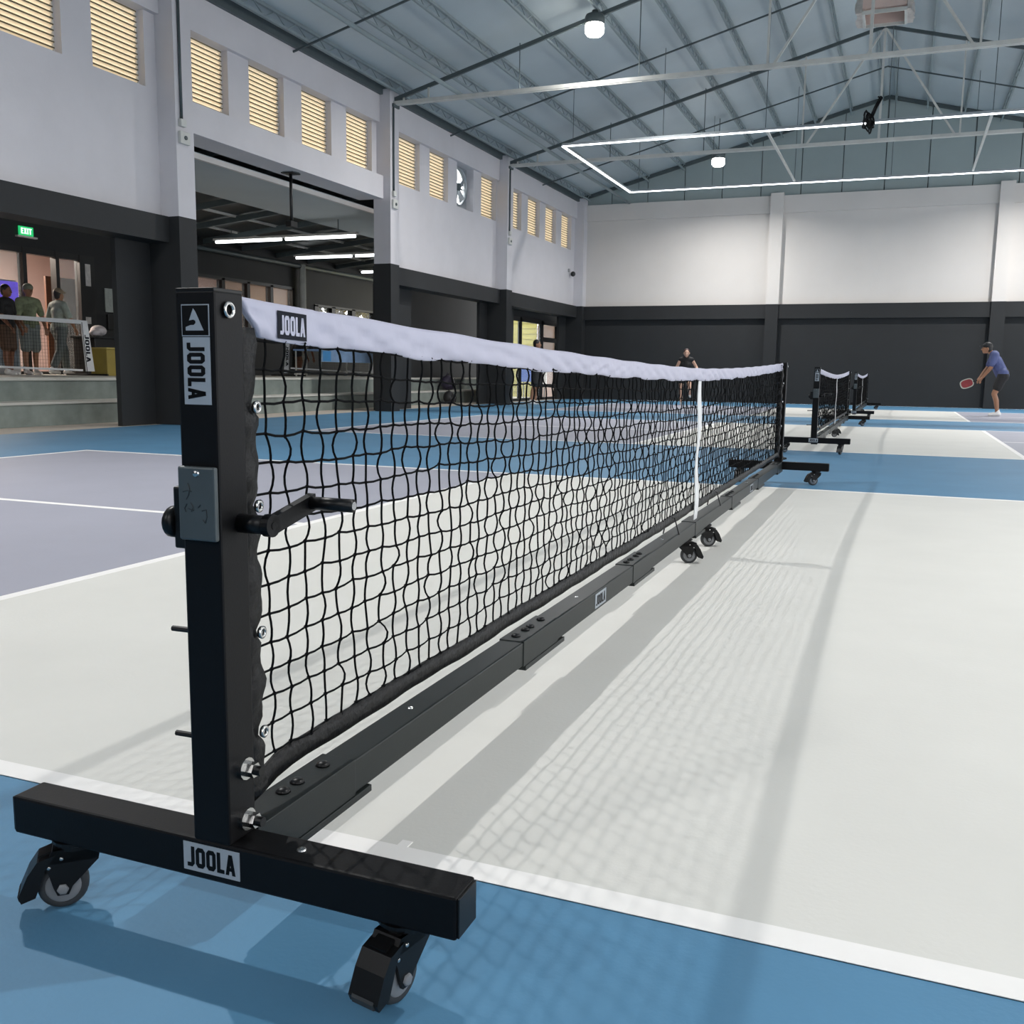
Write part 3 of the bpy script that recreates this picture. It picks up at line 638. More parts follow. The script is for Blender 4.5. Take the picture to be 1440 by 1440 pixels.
NX = -.010
def tapez(y): return .858 + .068*abs((y-3.048)/3.3)**1.6
def make_net():
    R = empty('pickleball_net', (NX, 0, 0), None, 'net', 'portable nets on the courts')
    pw = .031
    fy = ((-.334, -.274), (6.37, 6.43))
    # feet, posts
    for i, (a, b) in enumerate(fy):
        fb = part('foot_bar', black_metal, R, (NX-.377, NX+.377, a, b, .112, .172), c=.004)
        part('end_cap', plastic, fb, (NX+.377, NX+.380, a+.003, b-.003, .115, .169), c=.001); part('end_cap', plastic, fb, (NX-.380, NX-.377, a+.003, b-.003, .115, .169), c=.001)
        yf = a
        if i == 0:
            part('logo_sticker', sticker_grey, fb, (NX-.049, NX+.047, yf-.001, yf, .123, .165))
            put_text(MB(), 'JOOLA', (NX-.042, yf-.001, .129), (1,0,0), (0,0,1), (0,-1,0), .082, .030).build('logo_letters', sticker_dark, fb)
        MB().lathe([(.007,0),(.006,.002),(.002,.003)], (NX+.128, (a+b)/2, .172), 'z', 12).build('rivet', chrome, fb)
        po = part('post', black_metal, R, (NX-pw, NX+pw, a, b, .170, .928), c=.0035)
        part('top_cap', plastic, po, (NX-pw+.0005, NX+pw-.0005, a+.0005, b-.0005, .926, .931), c=.001)
        for z in (.272, .197):
            for r0, h0, h1 in ((.016, 0, .006), (.011, .006, .02), (.007, .02, .03)):
                MB().lathe([(r0, h0), (r0, h1)], (NX+pw, (a+b)/2+.006, z), 'x', 6 if r0 == .011 else 14).build('hex_bolt', chrome if r0 > .008 else plastic, po)
        MB().lathe([(.006,.001),(.0105,.001),(.0115,.004),(.009,.006),(.006,.004),(.006,.001)], (NX+pw, (a+b)/2-.004, .904), 'x', 20, cap=False).build('eyelet', chrome, po, True)
        MB().lathe([(.006,.0012),(.001,.0012)], (NX+pw, (a+b)/2-.004, .904), 'x', 16).build('eyelet_hole', sticker_dark, po)
        for z in (.463, .308): MB().tube([(NX-pw, (a+b)/2+.004, z), (NX-pw-.053, (a+b)/2+.004, z-.001)], .0042, 8).build('hook_pin', plastic, po)
        for sx, xx, aa in ((-1, -.285, 3.90), (1, .285, 4.52)):
            caster(R, NX+xx, (a+b)/2+.004, .112, aa if i == 0 else (aa+.6 if sx < 0 else 3.6))
        if i == 0:
            # stickers of the post
            x0, x1 = NX-.021, NX+.023; yy = a
            part('emblem_border', sticker_grey, po, (x0, x1, yy-.0008, yy, .869, .910)); part('emblem_field', sticker_dark, po, (x0+.0014, x1-.0014, yy-.0014, yy-.0008, .8705, .9085))
            sail = [[(.44,1),(.56,.86),(1,0),(0,0),(0,.16),(.28,.25),(.46,.25),(.57,.34),(.56,.44),(.44,.50),(.2,.46)]]
            e = MB()
            for p in sail: e.prism([(v[0]*.028, v[1]*.028) for v in p], (NX-.0135, yy-.0014, .8765), (1,0,0), (0,0,1), (0,-1,0), .0006)
            e.build('emblem', sticker_grey, po)
            part('logo_sticker', sticker_grey, po, (x0+.001, x1, yy-.0008, yy, .781, .868))
            put_text(MB(), 'JOOLA', (NX-.0135, yy-.0008, .861), (0,0,-1), (1,0,0), (0,-1,0), .073, .028).build('logo_letters', sticker_dark, po)
            # crank with its plate
            pl = part('crank_plate', plate_mat, po, (NX-.029, NX+.031, yy-.010, yy-.001, .601, .700), c=.003)
            MB().lathe([(.005,0),(.004,-.002),(.001,-.003)], (NX+.002, yy-.010, .691), 'y', 12).build('rivet', chrome, pl)
            sc = MB(); o = Vector((NX-.020, yy-.0105, .62))
            for st in ([(0,.046),(.007,.048),(.014,.047)], [(.008,.058),(.011,.050),(.009,.042),(.005,.036)], [(.006,.030),(.002,.024),(.004,.019)], [(.012,.032),(.016,.026),(.013,.02)], [(.008,.024),(.017,.022)], [(.024,.026),(.028,.030)], [(.030,.022),(.037,.024),(.038,.014),(.035,.006),(.031,.010)]):
                sc.tube([o+Vector((u, 0, v)) for u, v in st], .0007, 5)
            sc.build('scratched_marks', ink, pl)
            part('ratchet_bracket', plastic, po, (NX-.062, NX-.031, a+.018, b-.010, .582, .668), c=.003)
            MB().lathe([(.018,0),(.022,.004),(.022,.014),(.014,.018)], (NX-.078, (a+b)/2, .617), 'x', 18).build('ratchet_knob', plastic, po, True)
            hub = MB().lathe([(.013,0),(.013,.042)], (NX+pw, (a+b)/2+.012, .620), 'x', 18).build('crank_hub', plastic, po, True)
            ya = (a+b)/2+.012
            MB().bar((NX+.079, ya, .619), (NX+.079, ya+.104, .641), .012, .024).lathe([(.0155,0),(.0155,.012)], (NX+.073, ya, .620), 'x', 18).build('crank_arm', black_metal, po)
            MB().lathe([(.005,0),(.005,.0008)], (NX+.085, ya, .620), 'x', 14).build('crank_hole', sticker_dark, po)
            MB().tube([(NX+.075, ya+.092, .640), (NX+.153, ya+.092, .640)], .0095, 14).build('crank_grip', plastic, po, True)
            MB().tube([(NX+.153, ya+.092, .640), (NX+.1545, ya+.092, .640)], .006, 12).build('grip_pin', chrome, po)
    # base bar in sections
    bb = part('base_bar', grey_metal, R, (NX-pw, NX+pw, -.274, 6.37, .110, .170), c=.003)
    def sleeve(y0, y1, bolts):
        part('joint_sleeve', grey_metal, bb, (NX-pw-.002, NX+pw+.002, y0, y1, .108, .1725), c=.0015)
        part('support_lip', grey_metal, bb, (NX-pw, NX+pw+.004, y0+.01, y1+.05, .096, .108), c=.001)
        for yb in bolts: MB().lathe([(.012,0),(.0115,.003),(.008,.006),(.003,.0075)], (NX-.004, yb, .1725), 'z', 14).build('dome_bolt', plastic, bb, True)
    sleeve(-.272, -.0, (-.158, -.119, -.045)); sleeve(.80, 1.06, (.84, .905, .94, 1.02)); sleeve(1.86, 2.12, (1.90, 1.955, 2.03, 2.08))
    sleeve(2.96, 3.14, ()); sleeve(3.98, 4.24, (4.02, 4.07, 4.14, 4.2)); sleeve(5.03, 5.29, (5.07, 5.13, 5.18, 5.25)); sleeve(6.1, 6.368, (6.14, 6.2, 6.24))
    for yb in (.27, 1.33, 2.45, 4.75): MB().lathe([(.006,0),(.005,.002),(.001,.003)], (NX-.004, yb, .170), 'z', 10).build('rivet', chrome, bb)
    xs = NX+pw
    part('logo_sticker', sticker_grey, bb, (xs, xs+.001, 1.41, 1.525, .118, .163)); put_text(MB(), 'JOOLA', (xs+.001, 1.42, .125), (0,1,0), (0,0,1), (1,0,0), .095, .031).build('logo_letters', sticker_dark, bb)
    part('logo_sticker', sticker_grey, bb, (xs, xs+.001, 4.68, 4.80, .118, .163)); put_text(MB(), 'JOOLA', (xs+.001, 4.69, .125), (0,1,0), (0,0,1), (1,0,0), .1, .031).build('logo_letters', sticker_dark, bb)
    caster(R, NX+.004, 2.86, .110, .35); caster(R, NX+.006, 3.32, .110, .45)
    # sleeves at the posts
    rnd = random.Random(4)
    for y0, s in ((-.272, 1), (6.368, -1)):
        nz = 60; vs = []; fs = []; n = 8
        for i in range(nz+1):
            z = .205+(.885-.205)*i/nz
            wv = .062+.003*math.sin(i*.55)+.003*math.sin(i*1.3+1)+rnd.uniform(-.001,.001)
            wv -= .018*sum(math.exp(-((z-zz)/.013)**2) for zz in (.30,.45,.635,.775))
            for j in range(n):
                a = 2*math.pi*j/n
                vs.append((NX+.012*math.sin(a)*(1+.3*math.sin(i*.9+j)), y0+s*(wv*.5+wv*.5*math.cos(a)), z))
        for i in range(nz):
            for j in range(n): fs.append((i*n+j, i*n+(j+1) % n, (i+1)*n+(j+1) % n, (i+1)*n+j))
        fs += [tuple(range(n)), tuple(nz*n+j for j in range(n))]
        so = MB().add(vs, fs).build('side_sleeve', sleeve_fab, R, True)
        for k in (.30, .45, .635, .775):
            MB().lathe([(.004,.008),(.009,.008),(.0095,.012),(.006,.014),(.004,.012),(.004,.008)], (NX+.006, y0+s*.042, k), 'x', 14, cap=False).build('grommet', chrome, so, True)
    # bottom hem
    vs = []; fs = []; ny = 160; n = 6
    for i in range(ny+1):
        y = -.262+6.62*i/ny; zz = .230-.024*math.exp(-((y+.26)/.06)**2)+.001*math.sin(y*9)
        for j in range(n):
            a = 2*math.pi*j/n; vs.append((NX+.005*math.cos(a)+.002*math.sin(y*14), y, zz+.021*math.sin(a)+.001*math.sin(y*37+j)))
    for i in range(ny):
        for j in range(n): fs.append((i*n+j, i*n+(j+1) % n, (i+1)*n+(j+1) % n, (i+1)*n+j))
    fs += [tuple(range(n)), tuple(ny*n+j for j in range(n))]
    hem = MB().add(vs, fs).build('bottom_hem', sleeve_fab, R, True)
    for yb in (.5, 1.6, 2.6, 3.6, 4.6, 5.6): MB().tube([(NX-.034, yb, .168), (NX-.02, yb, .236), (NX+.012, yb, .238), (NX+.034, yb, .168)], .003, 5).build('tie_strap', plastic, hem) if yb in (2.6, 3.6) else None
    # white top tape: closed loop cross-section with wrinkles
    vs = []; fs = []; ny = 800
    side_ = [(.0035,-.0545),(.0045,-.046),(.005,-.038),(.005,-.03),(.005,-.022),(.0045,-.014),(.004,-.006),(.002,0)]
    prof = [(-a, b) for a, b in side_]+side_[::-1]+[(.002,-.056),(-.002,-.056)]
    n = len(prof)
    for i in range(ny+1):
        t = i/ny; y = -.245+6.588*t
        sl = .045*math.exp(-i/19) if i < 100 else 0
        sg = .0035*math.sin(y*11+1.3*math.sin(y*3))+.002*math.sin(y*29+2)
        calm = .12 if -.19 < y < -.06 else 1
        for px, pz in prof:
            f = -pz/.056
            wr_ = ((abs(math.sin(y*13+pz*70+1.9*math.sin(y*5.3)))**.6-.7)*.0075*(.6+.4*math.sin(y*2.3))+(abs(math.sin(y*21-pz*95+2.2*math.sin(y*3.1)+1))**.6-.7)*.0055*(.6+.4*math.sin(y*3.7+2))+math.sin(y*47+pz*160)*.0010)*min(1, f*2.2)*min(1, 1.3-f*.6)*calm
            vs.append((NX+px+wr_, y+sl*f, tapez(y)+pz*(1-.10*abs(t-.5)*0)+(sg*f*.6+.0012*math.sin(y*17))*calm))
    for i in range(ny):
        for j in range(n): fs.append((i*n+j, i*n+(j+1) % n, (i+1)*n+(j+1) % n, (i+1)*n+j))
    fs += [tuple(range(n)), tuple(ny*n+j for j in range(n))]
    tp = MB().add(vs, fs).build('top_tape', tape_mat, R, True)
    for y0, y1 in ((-.162, -.088), (6.20, 6.29)):
        z = tapez((y0+y1)/2); sl = (tapez(y1)-tapez(y0))/(y1-y0); e = Vector((0, 1, sl)).normalized()
        c = Vector((NX+.0062, y0, tapez(y0)-.050)); L = y1-y0
        MB().prism([(0,0),(L,0),(L,.040),(0,.040)], c, e, (0,0,1), (1,0,0), .0008).build('logo_patch', navy, tp)
        put_text(MB(), 'JOOLA', c+e*.005+Vector((.0008,0,.006)), e, Vector((0,0,1)), (1,0,0), L-.01, .028).build('logo_letters', tape_mat, tp)
    # tie cords at near post
    MB().tube([(NX, -.244, tapez(-.245)-.004), (NX, -.274, .929)], .003, 6).build('top_cord', strap_mat, tp)
    # centre strap
    vs = []; fs = []; nz = 30
    for i in range(nz+1):
        z = .172+(tapez(3.048)-.056-.172)*i/nz; wv = .034+.010*math.sin(i*.33); yo = .006*math.sin(i*.35)
        for x, y in ((.010,-wv),(.010,wv),(.013,wv),(.013,-wv)): vs.append((NX+x+.003*math.sin(i*.4), 3.048+y+yo, z))
    for i in range(nz):
        for j in range(4): fs.append((i*4+j, i*4+(j+1) % 4, (i+1)*4+(j+1) % 4, (i+1)*4+j))
    fs += [(0,1,2,3), tuple(nz*4+j for j in range(4))]
    MB().add(vs, fs).build('centre_strap', strap_mat, R)
    # knotted cord mesh
    rs = np.random.RandomState(11); NCol = 134; NRow = 14; y0, y1 = -.186, 6.282
    pitch = (y1-y0)/NCol
    ky = np.zeros((NCol+1, NRow+1)); kz = np.zeros_like(ky); kx = np.zeros_like(ky)
    drift = np.cumsum(rs.normal(0, .0012, (NCol+1, 1)), axis=0); drift -= np.linspace(0, 1, NCol+1)[:, None]*drift[-1]
    for i in range(NCol+1):
        yy = y0+pitch*i
        for r in range(NRow+1):
            f = r/NRow; zt = tapez(yy)-.054; zb = .248
            ky[i, r] = yy+rs.normal(0, .0022)+.004*math.sin(r*.9+i*.21)+(.0 if r in (0, NRow) else 0)
            kz[i, r] = zb+(zt-zb)*f+rs.normal(0, .0018)+.003*math.sin(i*.35+r)*(0 if r in (0, NRow) else 1)
            kx[i, r] = NX+rs.normal(0, .0015)
    V = []; Fc = []
    def strand(P, r):
        n = len(P); base = len(V)
        P = np.asarray(P)
        d = np.gradient(P, axis=0); d /= np.linalg.norm(d, axis=1)[:, None]
        ref = np.array([1., 0, 0]); a = np.cross(d, ref); a /= np.linalg.norm(a, axis=1)[:, None]; b = np.cross(d, a)
        for k in range(n):
            for (s, t) in ((1,0),(0,1),(-1,0),(0,-1)): V.append(tuple(P[k]+r*(s*a[k]+t*b[k])))
        for k in range(n-1):
            q = base+4*k
            for j in range(4): Fc.append((q+j, q+(j+1) % 4, q+4+(j+1) % 4, q+4+j))
    for i in range(NCol+1):
        P = []
        grow = min(1.4, .45+i/32)
        for r in range(NRow):
            am = .0085*grow*rs.uniform(.35, 1.25)*(1 if (i+r) % 2 else -1); ax_ = rs.normal(0, .003)
            for k in range(5 if r == NRow-1 else 4):
                t = k/4; s = math.sin(math.pi*t)
                P.append((kx[i,r]*(1-t)+kx[i,r+1]*t+ax_*s, ky[i,r]*(1-t)+ky[i,r+1]*t+am*s, kz[i,r]*(1-t)+kz[i,r+1]*t))
        strand(P, .0022)
    for r in range(0, NRow+1):
        P = [(NX, y0-.03, kz[0, r])]
        for i in range(NCol+1):
            P.append((kx[i,r], ky[i,r], kz[i,r]))
            if i < NCol: P.append(((kx[i,r]+kx[i+1,r])/2, (ky[i,r]+ky[i+1,r])/2, (kz[i,r]+kz[i+1,r])/2-.0015))
        P.append((NX, y1+.03, kz[NCol, r])); strand(P, .0020)
    for i in range(NCol+1):
        for r in range(NRow+1):
            b0 = len(V); k = .0046
            for d in ((k,0,0),(-k,0,0),(0,k,0),(0,-k,0),(0,0,k),(0,0,-k)): V.append((kx[i,r]+d[0], ky[i,r]+d[1], kz[i,r]+d[2]))
            for f in ((0,2,4),(2,1,4),(1,3,4),(3,0,4),(2,0,5),(1,2,5),(3,1,5),(0,3,5)): Fc.append(tuple(b0+j for j in f))
    me = bpy.data.meshes.new('net_mesh'); me.from_pydata([(v[0]-NX, v[1], v[2]) for v in V], [], Fc)
    me.polygons.foreach_set('use_smooth', [True]*len(me.polygons)); me.materials.append(cord_mat)
    no = link('net_mesh', me, None, R); no['kind'] = 'stuff'
    return R
net1 = make_net()
net1['label'] = 'black portable pickleball net with crank, standing across the court beside the broad column'
n2 = copy_tree(net1); n2.location.y = CY[1]; n2['label'] = 'black portable net on the middle court, between the other two nets'
n3 = copy_tree(net1); n3.location.y = CY[2]; n3['label'] = 'black portable net on the court next to the charcoal end wall'

# ------------------------------------------------------------------ small nets on the terrace
def mini_net(x, y0, y1, label):
    o = empty('mini_net', (x, (y0+y1)/2, ZT), label, 'net', 'low portable nets on the terrace')
    z1 = ZT+.98
    MB().bar((x, y0, z1), (x, y1, z1), .03, .07).build('top_tape', strap_mat, o)
    MB().bar((x, y0, ZT+.2), (x, y1, ZT+.1), .012, .035).build('bottom_tape', strap_mat, o)
    for y, s in ((y0, 1), (y1, -1)):
        b = MB().add([(x-.01, y, z1+.03), (x-.01, y-s*.15, z1+.03), (x-.01, y-s*.28, ZT+.08), (x-.01, y-s*.08, ZT+.08), (x+.01, y, z1+.03), (x+.01, y-s*.15, z1+.03), (x+.01, y-s*.28, ZT+.08), (x+.01, y-s*.08, ZT+.08)], [(0,1,2,3),(7,6,5,4),(0,4,5,1),(1,5,6,2),(2,6,7,3),(3,7,4,0)]).build('side_band', strap_mat, o)
        put_text(MB(), 'JOOLA', (x+.011, y-s*.13-.06, ZT+.75), (0,-.05*s,-1), (0,1,0), (1,0,0), .5, .1, .002).build('band_letters', navy, b)
        MB().tube([(x-.5, y-s*.1, ZT+.02), (x+.5, y-s*.1, ZT+.02)], .02, 6).build('foot', plastic, o)
        MB().tube([(x, y-s*.1, ZT+.02), (x, y-s*.02, z1)], .014, 6).build('pole', plastic, o)
    nm = MB(); yy = y0
    while yy < y1:
        nm.bar((x, yy, ZT+.12), (x, yy, z1), .003, .003, up=(1,0,0)); yy += .06
    z = ZT+.16
    while z < z1: nm.bar((x, y0, z), (x, y1, z), .003, .003); z += .06
    nm.build('net_mesh', cord_mat, o, kind='stuff')
mini_net(-13.3, 8.6, 12.62, 'low white taped net standing in front of the glass doors')
mini_net(-13.35, 19.35, 23.2, 'low white taped net standing in front of the warm lit windows')

# ------------------------------------------------------------------ terrace furniture
ck = empty('drinks_cooler', (-14.9, 12.27, ZT), 'upright drinks cooler with glowing purple header by the doors', 'cooler')
cy0, cy1 = 12.0, 12.55
part('body', M('cooler_white', (170,172,176), .4), ck, (-15.1, -14.75, cy0, cy1, ZT, ZT+1.75), c=.02)
part('door', M('cooler_glass', (120,135,150), .15, var=.3, scale=5), ck, (-14.75, -14.72, cy0+.06, cy1-.06, ZT+.12, ZT+1.2), c=.006)
part('header', M('cooler_header', (96,80,190), .4, var=.6, scale=4, emit=.8), ck, (-14.75, -14.71, cy0, cy1, ZT+1.28, ZT+1.72), c=.01)
cb = empty('dark_cabinet', (-14.0, 13.7, ZT), 'low dark cabinet beside the yellow box on the terrace', 'cabinet')
part('body', frame_black, cb, (-14.3, -13.75, 13.4, 14.0, ZT, ZT+.72), c=.01); part('top', dark_wall, cb, (-14.32, -13.73, 13.35, 14.05, ZT+.72, ZT+.76), c=.005)
obj_at_base('helmet_bag', MB().ell((-14.0, 13.76, ZT+.872), (.14, .17, .11)).ell((-13.95, 13.62, ZT+.832), (.1, .12, .07)), M('white_bag', (205,196,196), .6), 'round white bag lying on the dark cabinet', 'bag', smooth=True)
yb_ = empty('yellow_box', (-13.3, 13.3, ZT), 'mustard yellow box standing on terrace beside charcoal pier', 'box')
part('body', M('mustard_card', (150,132,58), .6, var=.1), yb_, (-13.5, -13.1, 13.02, 13.56, ZT, ZT+.5), c=.01); part('lid_flap', M('mustard_card_light', (172,155,84), .6), yb_, (-13.52, -13.08, 13.0, 13.58, ZT+.5, ZT+.53), c=.006)
bt = empty('blue_table', (-12.6, 20.15, ZT), 'folding table with blue and white printed cloth front on terrace', 'table')
part('table_top', M('blue_cloth', (150,185,235), .6, var=.1), bt, (-13.0, -12.2, 18.95, 21.4, ZT+.62, ZT+.66), c=.01)
part('front_cloth', M('blue_print', (160,192,240), .6, var=.3, scale=2), bt, (-12.2, -12.18, 18.95, 21.4, ZT+.36, ZT+.64))
part('cloth_badge', M('sky_badge', (96,180,250), .6, var=.1), bt, (-12.18, -12.175, 19.0, 19.35, ZT+.38, ZT+.62))
for x in (-12.95, -12.25):
    for y in (19.0, 21.35): MB().tube([(x, y, ZT), (x, y, ZT+.62)], .02, 8).build('leg', steel_pale, bt)
def bag(name, c, s, mat, label):
    o = empty(name, (c[0], c[1], c[2]), label, 'bag')
    mb = MB(); mb.ell((c[0], c[1], c[2]+s*.5), (s*.42, s*.6, s*.5)); mb.ell((c[0]+s*.25, c[1], c[2]+s*.32), (s*.25, s*.45, s*.3)); mb.build('bag_body', mat, o, True)
    MB().tube([(c[0], c[1]-s*.15, c[2]+s*.95), (c[0], c[1]-s*.08, c[2]+s*1.12), (c[0], c[1]+s*.08, c[2]+s*1.12), (c[0], c[1]+s*.15, c[2]+s*.95)], s*.03, 6).build('handle', mat, o, True)
    for d in (-.2, .2): MB().tube([(c[0]+s*.42, c[1]+d*s, c[2]+s*.8), (c[0]+s*.5, c[1]+d*s, c[2]+s*.5), (c[0]+s*.45, c[1]+d*s, c[2]+s*.15)], s*.03, 6).build('strap', plastic, o, True)
bag('backpack', (-9.98, 21.45, 0), .34, M('black_bag', (22,22,24), .6, var=.2), 'black backpack on the floor against the concrete step')
bag('sports_bag', (-10.45, 22.35, .335), .4, M('dark_purple_bag', (44,38,56), .6, var=.5, scale=7), 'dark sports bag with pale marks on the lower step')

# ------------------------------------------------------------------ people
def hull(bm, pts):
    vs = [bm.verts.new(p) for p in pts]
    r = bmesh.ops.convex_hull(bm, input=vs)
    junk = [g for g in r.get('geom_interior', []) if isinstance(g, bmesh.types.BMVert)]
    if junk: bmesh.ops.delete(bm, geom=junk, context='VERTS')
def sph(c, r, nu=10, nv=7, sc=(1,1,1)):
    out = []
    for i in range(nv+1):
        t = math.pi*i/nv
        for j in range(nu if 0 < i < nv else 1):
            a = 2*math.pi*j/nu; out.append(Vector((c[0]+r*sc[0]*math.sin(t)*math.cos(a), c[1]+r*sc[1]*math.sin(t)*math.sin(a), c[2]+r*sc[2]*math.cos(t))))
    return out
def remesh(name, caps, voxel, mat, parent, xf, smooth_it=6):
    bm = bmesh.new()
    for c in caps:
        if c[3] is not None: hull(bm, sph(c[0], c[1])+sph(c[2], c[3]))
        else: hull(bm, [Vector(c[0])+p for p in sph((0,0,0), c[1], 14, 10, c[2])])
    me = bpy.data.meshes.new('t'); bm.to_mesh(me); bm.free(); me.transform(xf)
    o = bpy.data.objects.new('t', me); COL.objects.link(o)
    md = o.modifiers.new('r', 'REMESH'); md.mode = 'VOXEL'; md.voxel_size = voxel; md.use_smooth_shade = True
    if smooth_it:
        sm = o.modifiers.new('s', 'SMOOTH'); sm.factor = .5; sm.iterations = smooth_it
    dg = bpy.context.evaluated_depsgraph_get(); me2 = bpy.data.meshes.new_from_object(o.evaluated_get(dg))
    bpy.data.objects.remove(o); bpy.data.meshes.remove(me)
    me2.materials.clear(); me2.materials.append(mat); me2.name = name
    me2.polygons.foreach_set('use_smooth', [True]*len(me2.polygons))
    return link(name, me2, None, parent)
STAND = dict(pel=(0,0,.93), che=(0,.01,1.26), nec=(0,.0,1.45), hea=(0,.03,1.60), lsh=(-.18,0,1.39), rsh=(.18,0,1.39), lel=(-.23,-.02,1.11), rel=(.23,-.02,1.11), lwr=(-.23,.06,.87), rwr=(.23,.06,.87),
    lhi=(-.09,0,.91), rhi=(.09,0,.91), lkn=(-.1,.02,.50), rkn=(.1,.02,.50), lan=(-.1,-.01,.08), ran=(.1,-.01,.08))
def person(loc, yaw, label, pose, skin, shirt, bottom, sleeve=.6, legcover=.75, hair=hair_m, shoes=shoe_w, cap=None, long_hair=False, scale=1.0, face=0.0):
    J = {k: Vector(v) for k, v in STAND.items()}
    for k, v in pose.items(): J[k] = Vector(v)
    root = empty('person', loc, label, 'person')
    xf = Matrix.Rotation(yaw, 4, 'Z') @ Matrix.Scale(scale, 4)
    hd = J['hea']; q = Matrix.Rotation(face, 3, 'Z')
    up = (J['hea']-J['nec']).normalized()
    caps = [(J['lhi'], .10, J['rhi'], .10), (J['pel'], .115, J['che'], .115), (J['lsh']*.55+J['rsh']*.45, .09, J['lsh'], .058), (J['rsh']*.55+J['lsh']*.45, .09, J['rsh'], .058), (J['che']+Vector((-.07,0,0)), .09, J['che']+Vector((.07,0,0)), .09),
        (J['che'], .10, J['nec'], .062), (J['nec'], .052, hd-up*.04, .054), (hd, .112, (.72, .86, 1.02), None), (hd+q @ Vector((0,.035,-.07)), .045, hd+q @ Vector((0,.055,-.085)), .032),
        (hd+q @ Vector((0,.092,-.005)), .012, hd+q @ Vector((0,.108,-.03)), .016), (hd+q @ Vector((-.02,.085,-.065)), .011, hd+q @ Vector((.02,.085,-.065)), .011)]
    for s in (-1, 1): caps.append((hd+q @ Vector((s*.082,-.005,.0)), .018, hd+q @ Vector((s*.082,-.012,-.03)), .013))
    for s in 'lr':
        sh, el, wr_, hi, kn, an = (J[s+k] for k in ('sh','el','wr','hi','kn','an'))
        caps += [(sh, .056, el, .041), (el, .042, el*.6+wr_*.4, .041), (el*.6+wr_*.4, .041, wr_, .027)]
        d = (wr_-el).normalized(); side = d.cross(Vector((0,0,1))); side = side.normalized() if side.length > .2 else Vector((0,1,0)); nrm = d.cross(side).normalized()
        pc = wr_+d*.075
        caps.append((wr_, .026, pc-side*.018, .020)); caps.append((wr_, .026, pc+side*.018, .020))
        for k, (off, L) in enumerate(((-.030,.062),(-.010,.074),(.010,.070),(.030,.052))):
            b0 = pc+side*off; b1 = b0+d*L*.55+nrm*.012; b2 = b1+d*L*.35+nrm*.028; caps += [(b0, .0105, b1, .0098), (b1, .0098, b2, .0088)]
        t0 = wr_+d*.02-side*.026; t1 = t0+d*.035-side*.026; caps += [(t0, .012, t1, .0105), (t1, .0105, t1+d*.03+nrm*.01, .009)]
        caps += [(hi, .092, kn, .057), (kn, .057, kn*.65+an*.35-Vector((0,.018,0)), .056), (kn*.65+an*.35-Vector((0,.018,0)), .056, an, .037)]
        caps += [(an, .037, an+Vector((0,.06,-.045)), .032)]
    body = remesh('body', caps, .0095, skin, root, xf, 4)
    e = .018
    sc = [(J['lhi']+Vector((0,0,.05)), .108+e*.5, J['rhi']+Vector((0,0,.05)), .108+e*.5), (J['pel'], .122+e, J['che'], .118+e), (J['che']+Vector((-.07,0,0)), .092+e, J['che']+Vector((.07,0,0)), .092+e), (J['che'], .10+e, J['nec']-up*.03, .062+e*.6)]
    for s in 'lr':
        o2 = J['rsh' if s == 'l' else 'lsh']
        sc += [(J[s+'sh']*.55+o2*.45, .09+e, J[s+'sh'], .06+e*.7)]
        if sleeve > 0: sc.append((J[s+'sh'], .062+e*.6, J[s+'sh'].lerp(J[s+'el'], sleeve), .058+e*.5))
    remesh('shirt', sc, .014, shirt, root, xf, 4)
    bc = [(J['lhi'], .108+e, J['rhi'], .108+e), (J['pel']-Vector((0,0,.02)), .118+e, J['pel']+Vector((0,0,.05)), .116+e)]
    for s in 'lr':
        hi, kn, an = J[s+'hi'], J[s+'kn'], J[s+'an']
        if legcover <= 1: bc.append((hi, .098+e, hi.lerp(kn, legcover), .085+e))
        else: bc += [(hi, .098+e, kn, .07+e), (kn, .07+e, kn.lerp(an, legcover-1), .06+e)]
    remesh('trousers' if legcover > 1 else 'shorts', bc, .014, bottom, root, xf, 4)
    for s in 'lr':
        an = J[s+'an']
        remesh('shoe', [(an+Vector((0,-.035,-.03)), .047, an+Vector((0,.10,-.045)), .040), (an+Vector((0,.09,-.048)), .042, an+Vector((0,.15,-.052)), .032), (an, .045, an+Vector((0,-.01,.03)), .042)], .011, shoes, root, xf, 3)
    hc = [(hd+q @ Vector((0,-.018,.03)), .112, (.80, .88, .92), None), (hd+q @ Vector((0,-.04,-.02)), .09, (.9, .75, .9), None)]
    if long_hair: hc += [(hd+q @ Vector((0,-.09,.03)), .045, hd+q @ Vector((.03,-.16,-.10)), .028)]
    remesh('hair', hc, .012, hair, root, xf, 3)
    if cap:
        cm, back = cap
        s = -1 if back else 1
        remesh('cap', [(hd+q @ Vector((0,-.006,.05)), .115, (.82, .92, .75), None), (hd+q @ Vector((-.05,s*.09,.055)), .012, hd+q @ Vector((.05,s*.09,.055)), .012), (hd+q @ Vector((-.04,s*.15,.045)), .01, hd+q @ Vector((.04,s*.15,.045)), .01),
             (hd+q @ Vector((0,s*.09,.055)), .02, hd+q @ Vector((0,s*.15,.045)), .014)], .011, cm, root, xf, 2)
    eyes = MB()
    for s in (-1, 1): eyes.ell(hd+q @ Vector((s*.031, .086, .008)), (.011, .008, .007), 8, 6)
    me = eyes.mesh(); me.transform(xf); link('eyes', me, hair_m, body)
    return root, J, xf
PI = math.pi
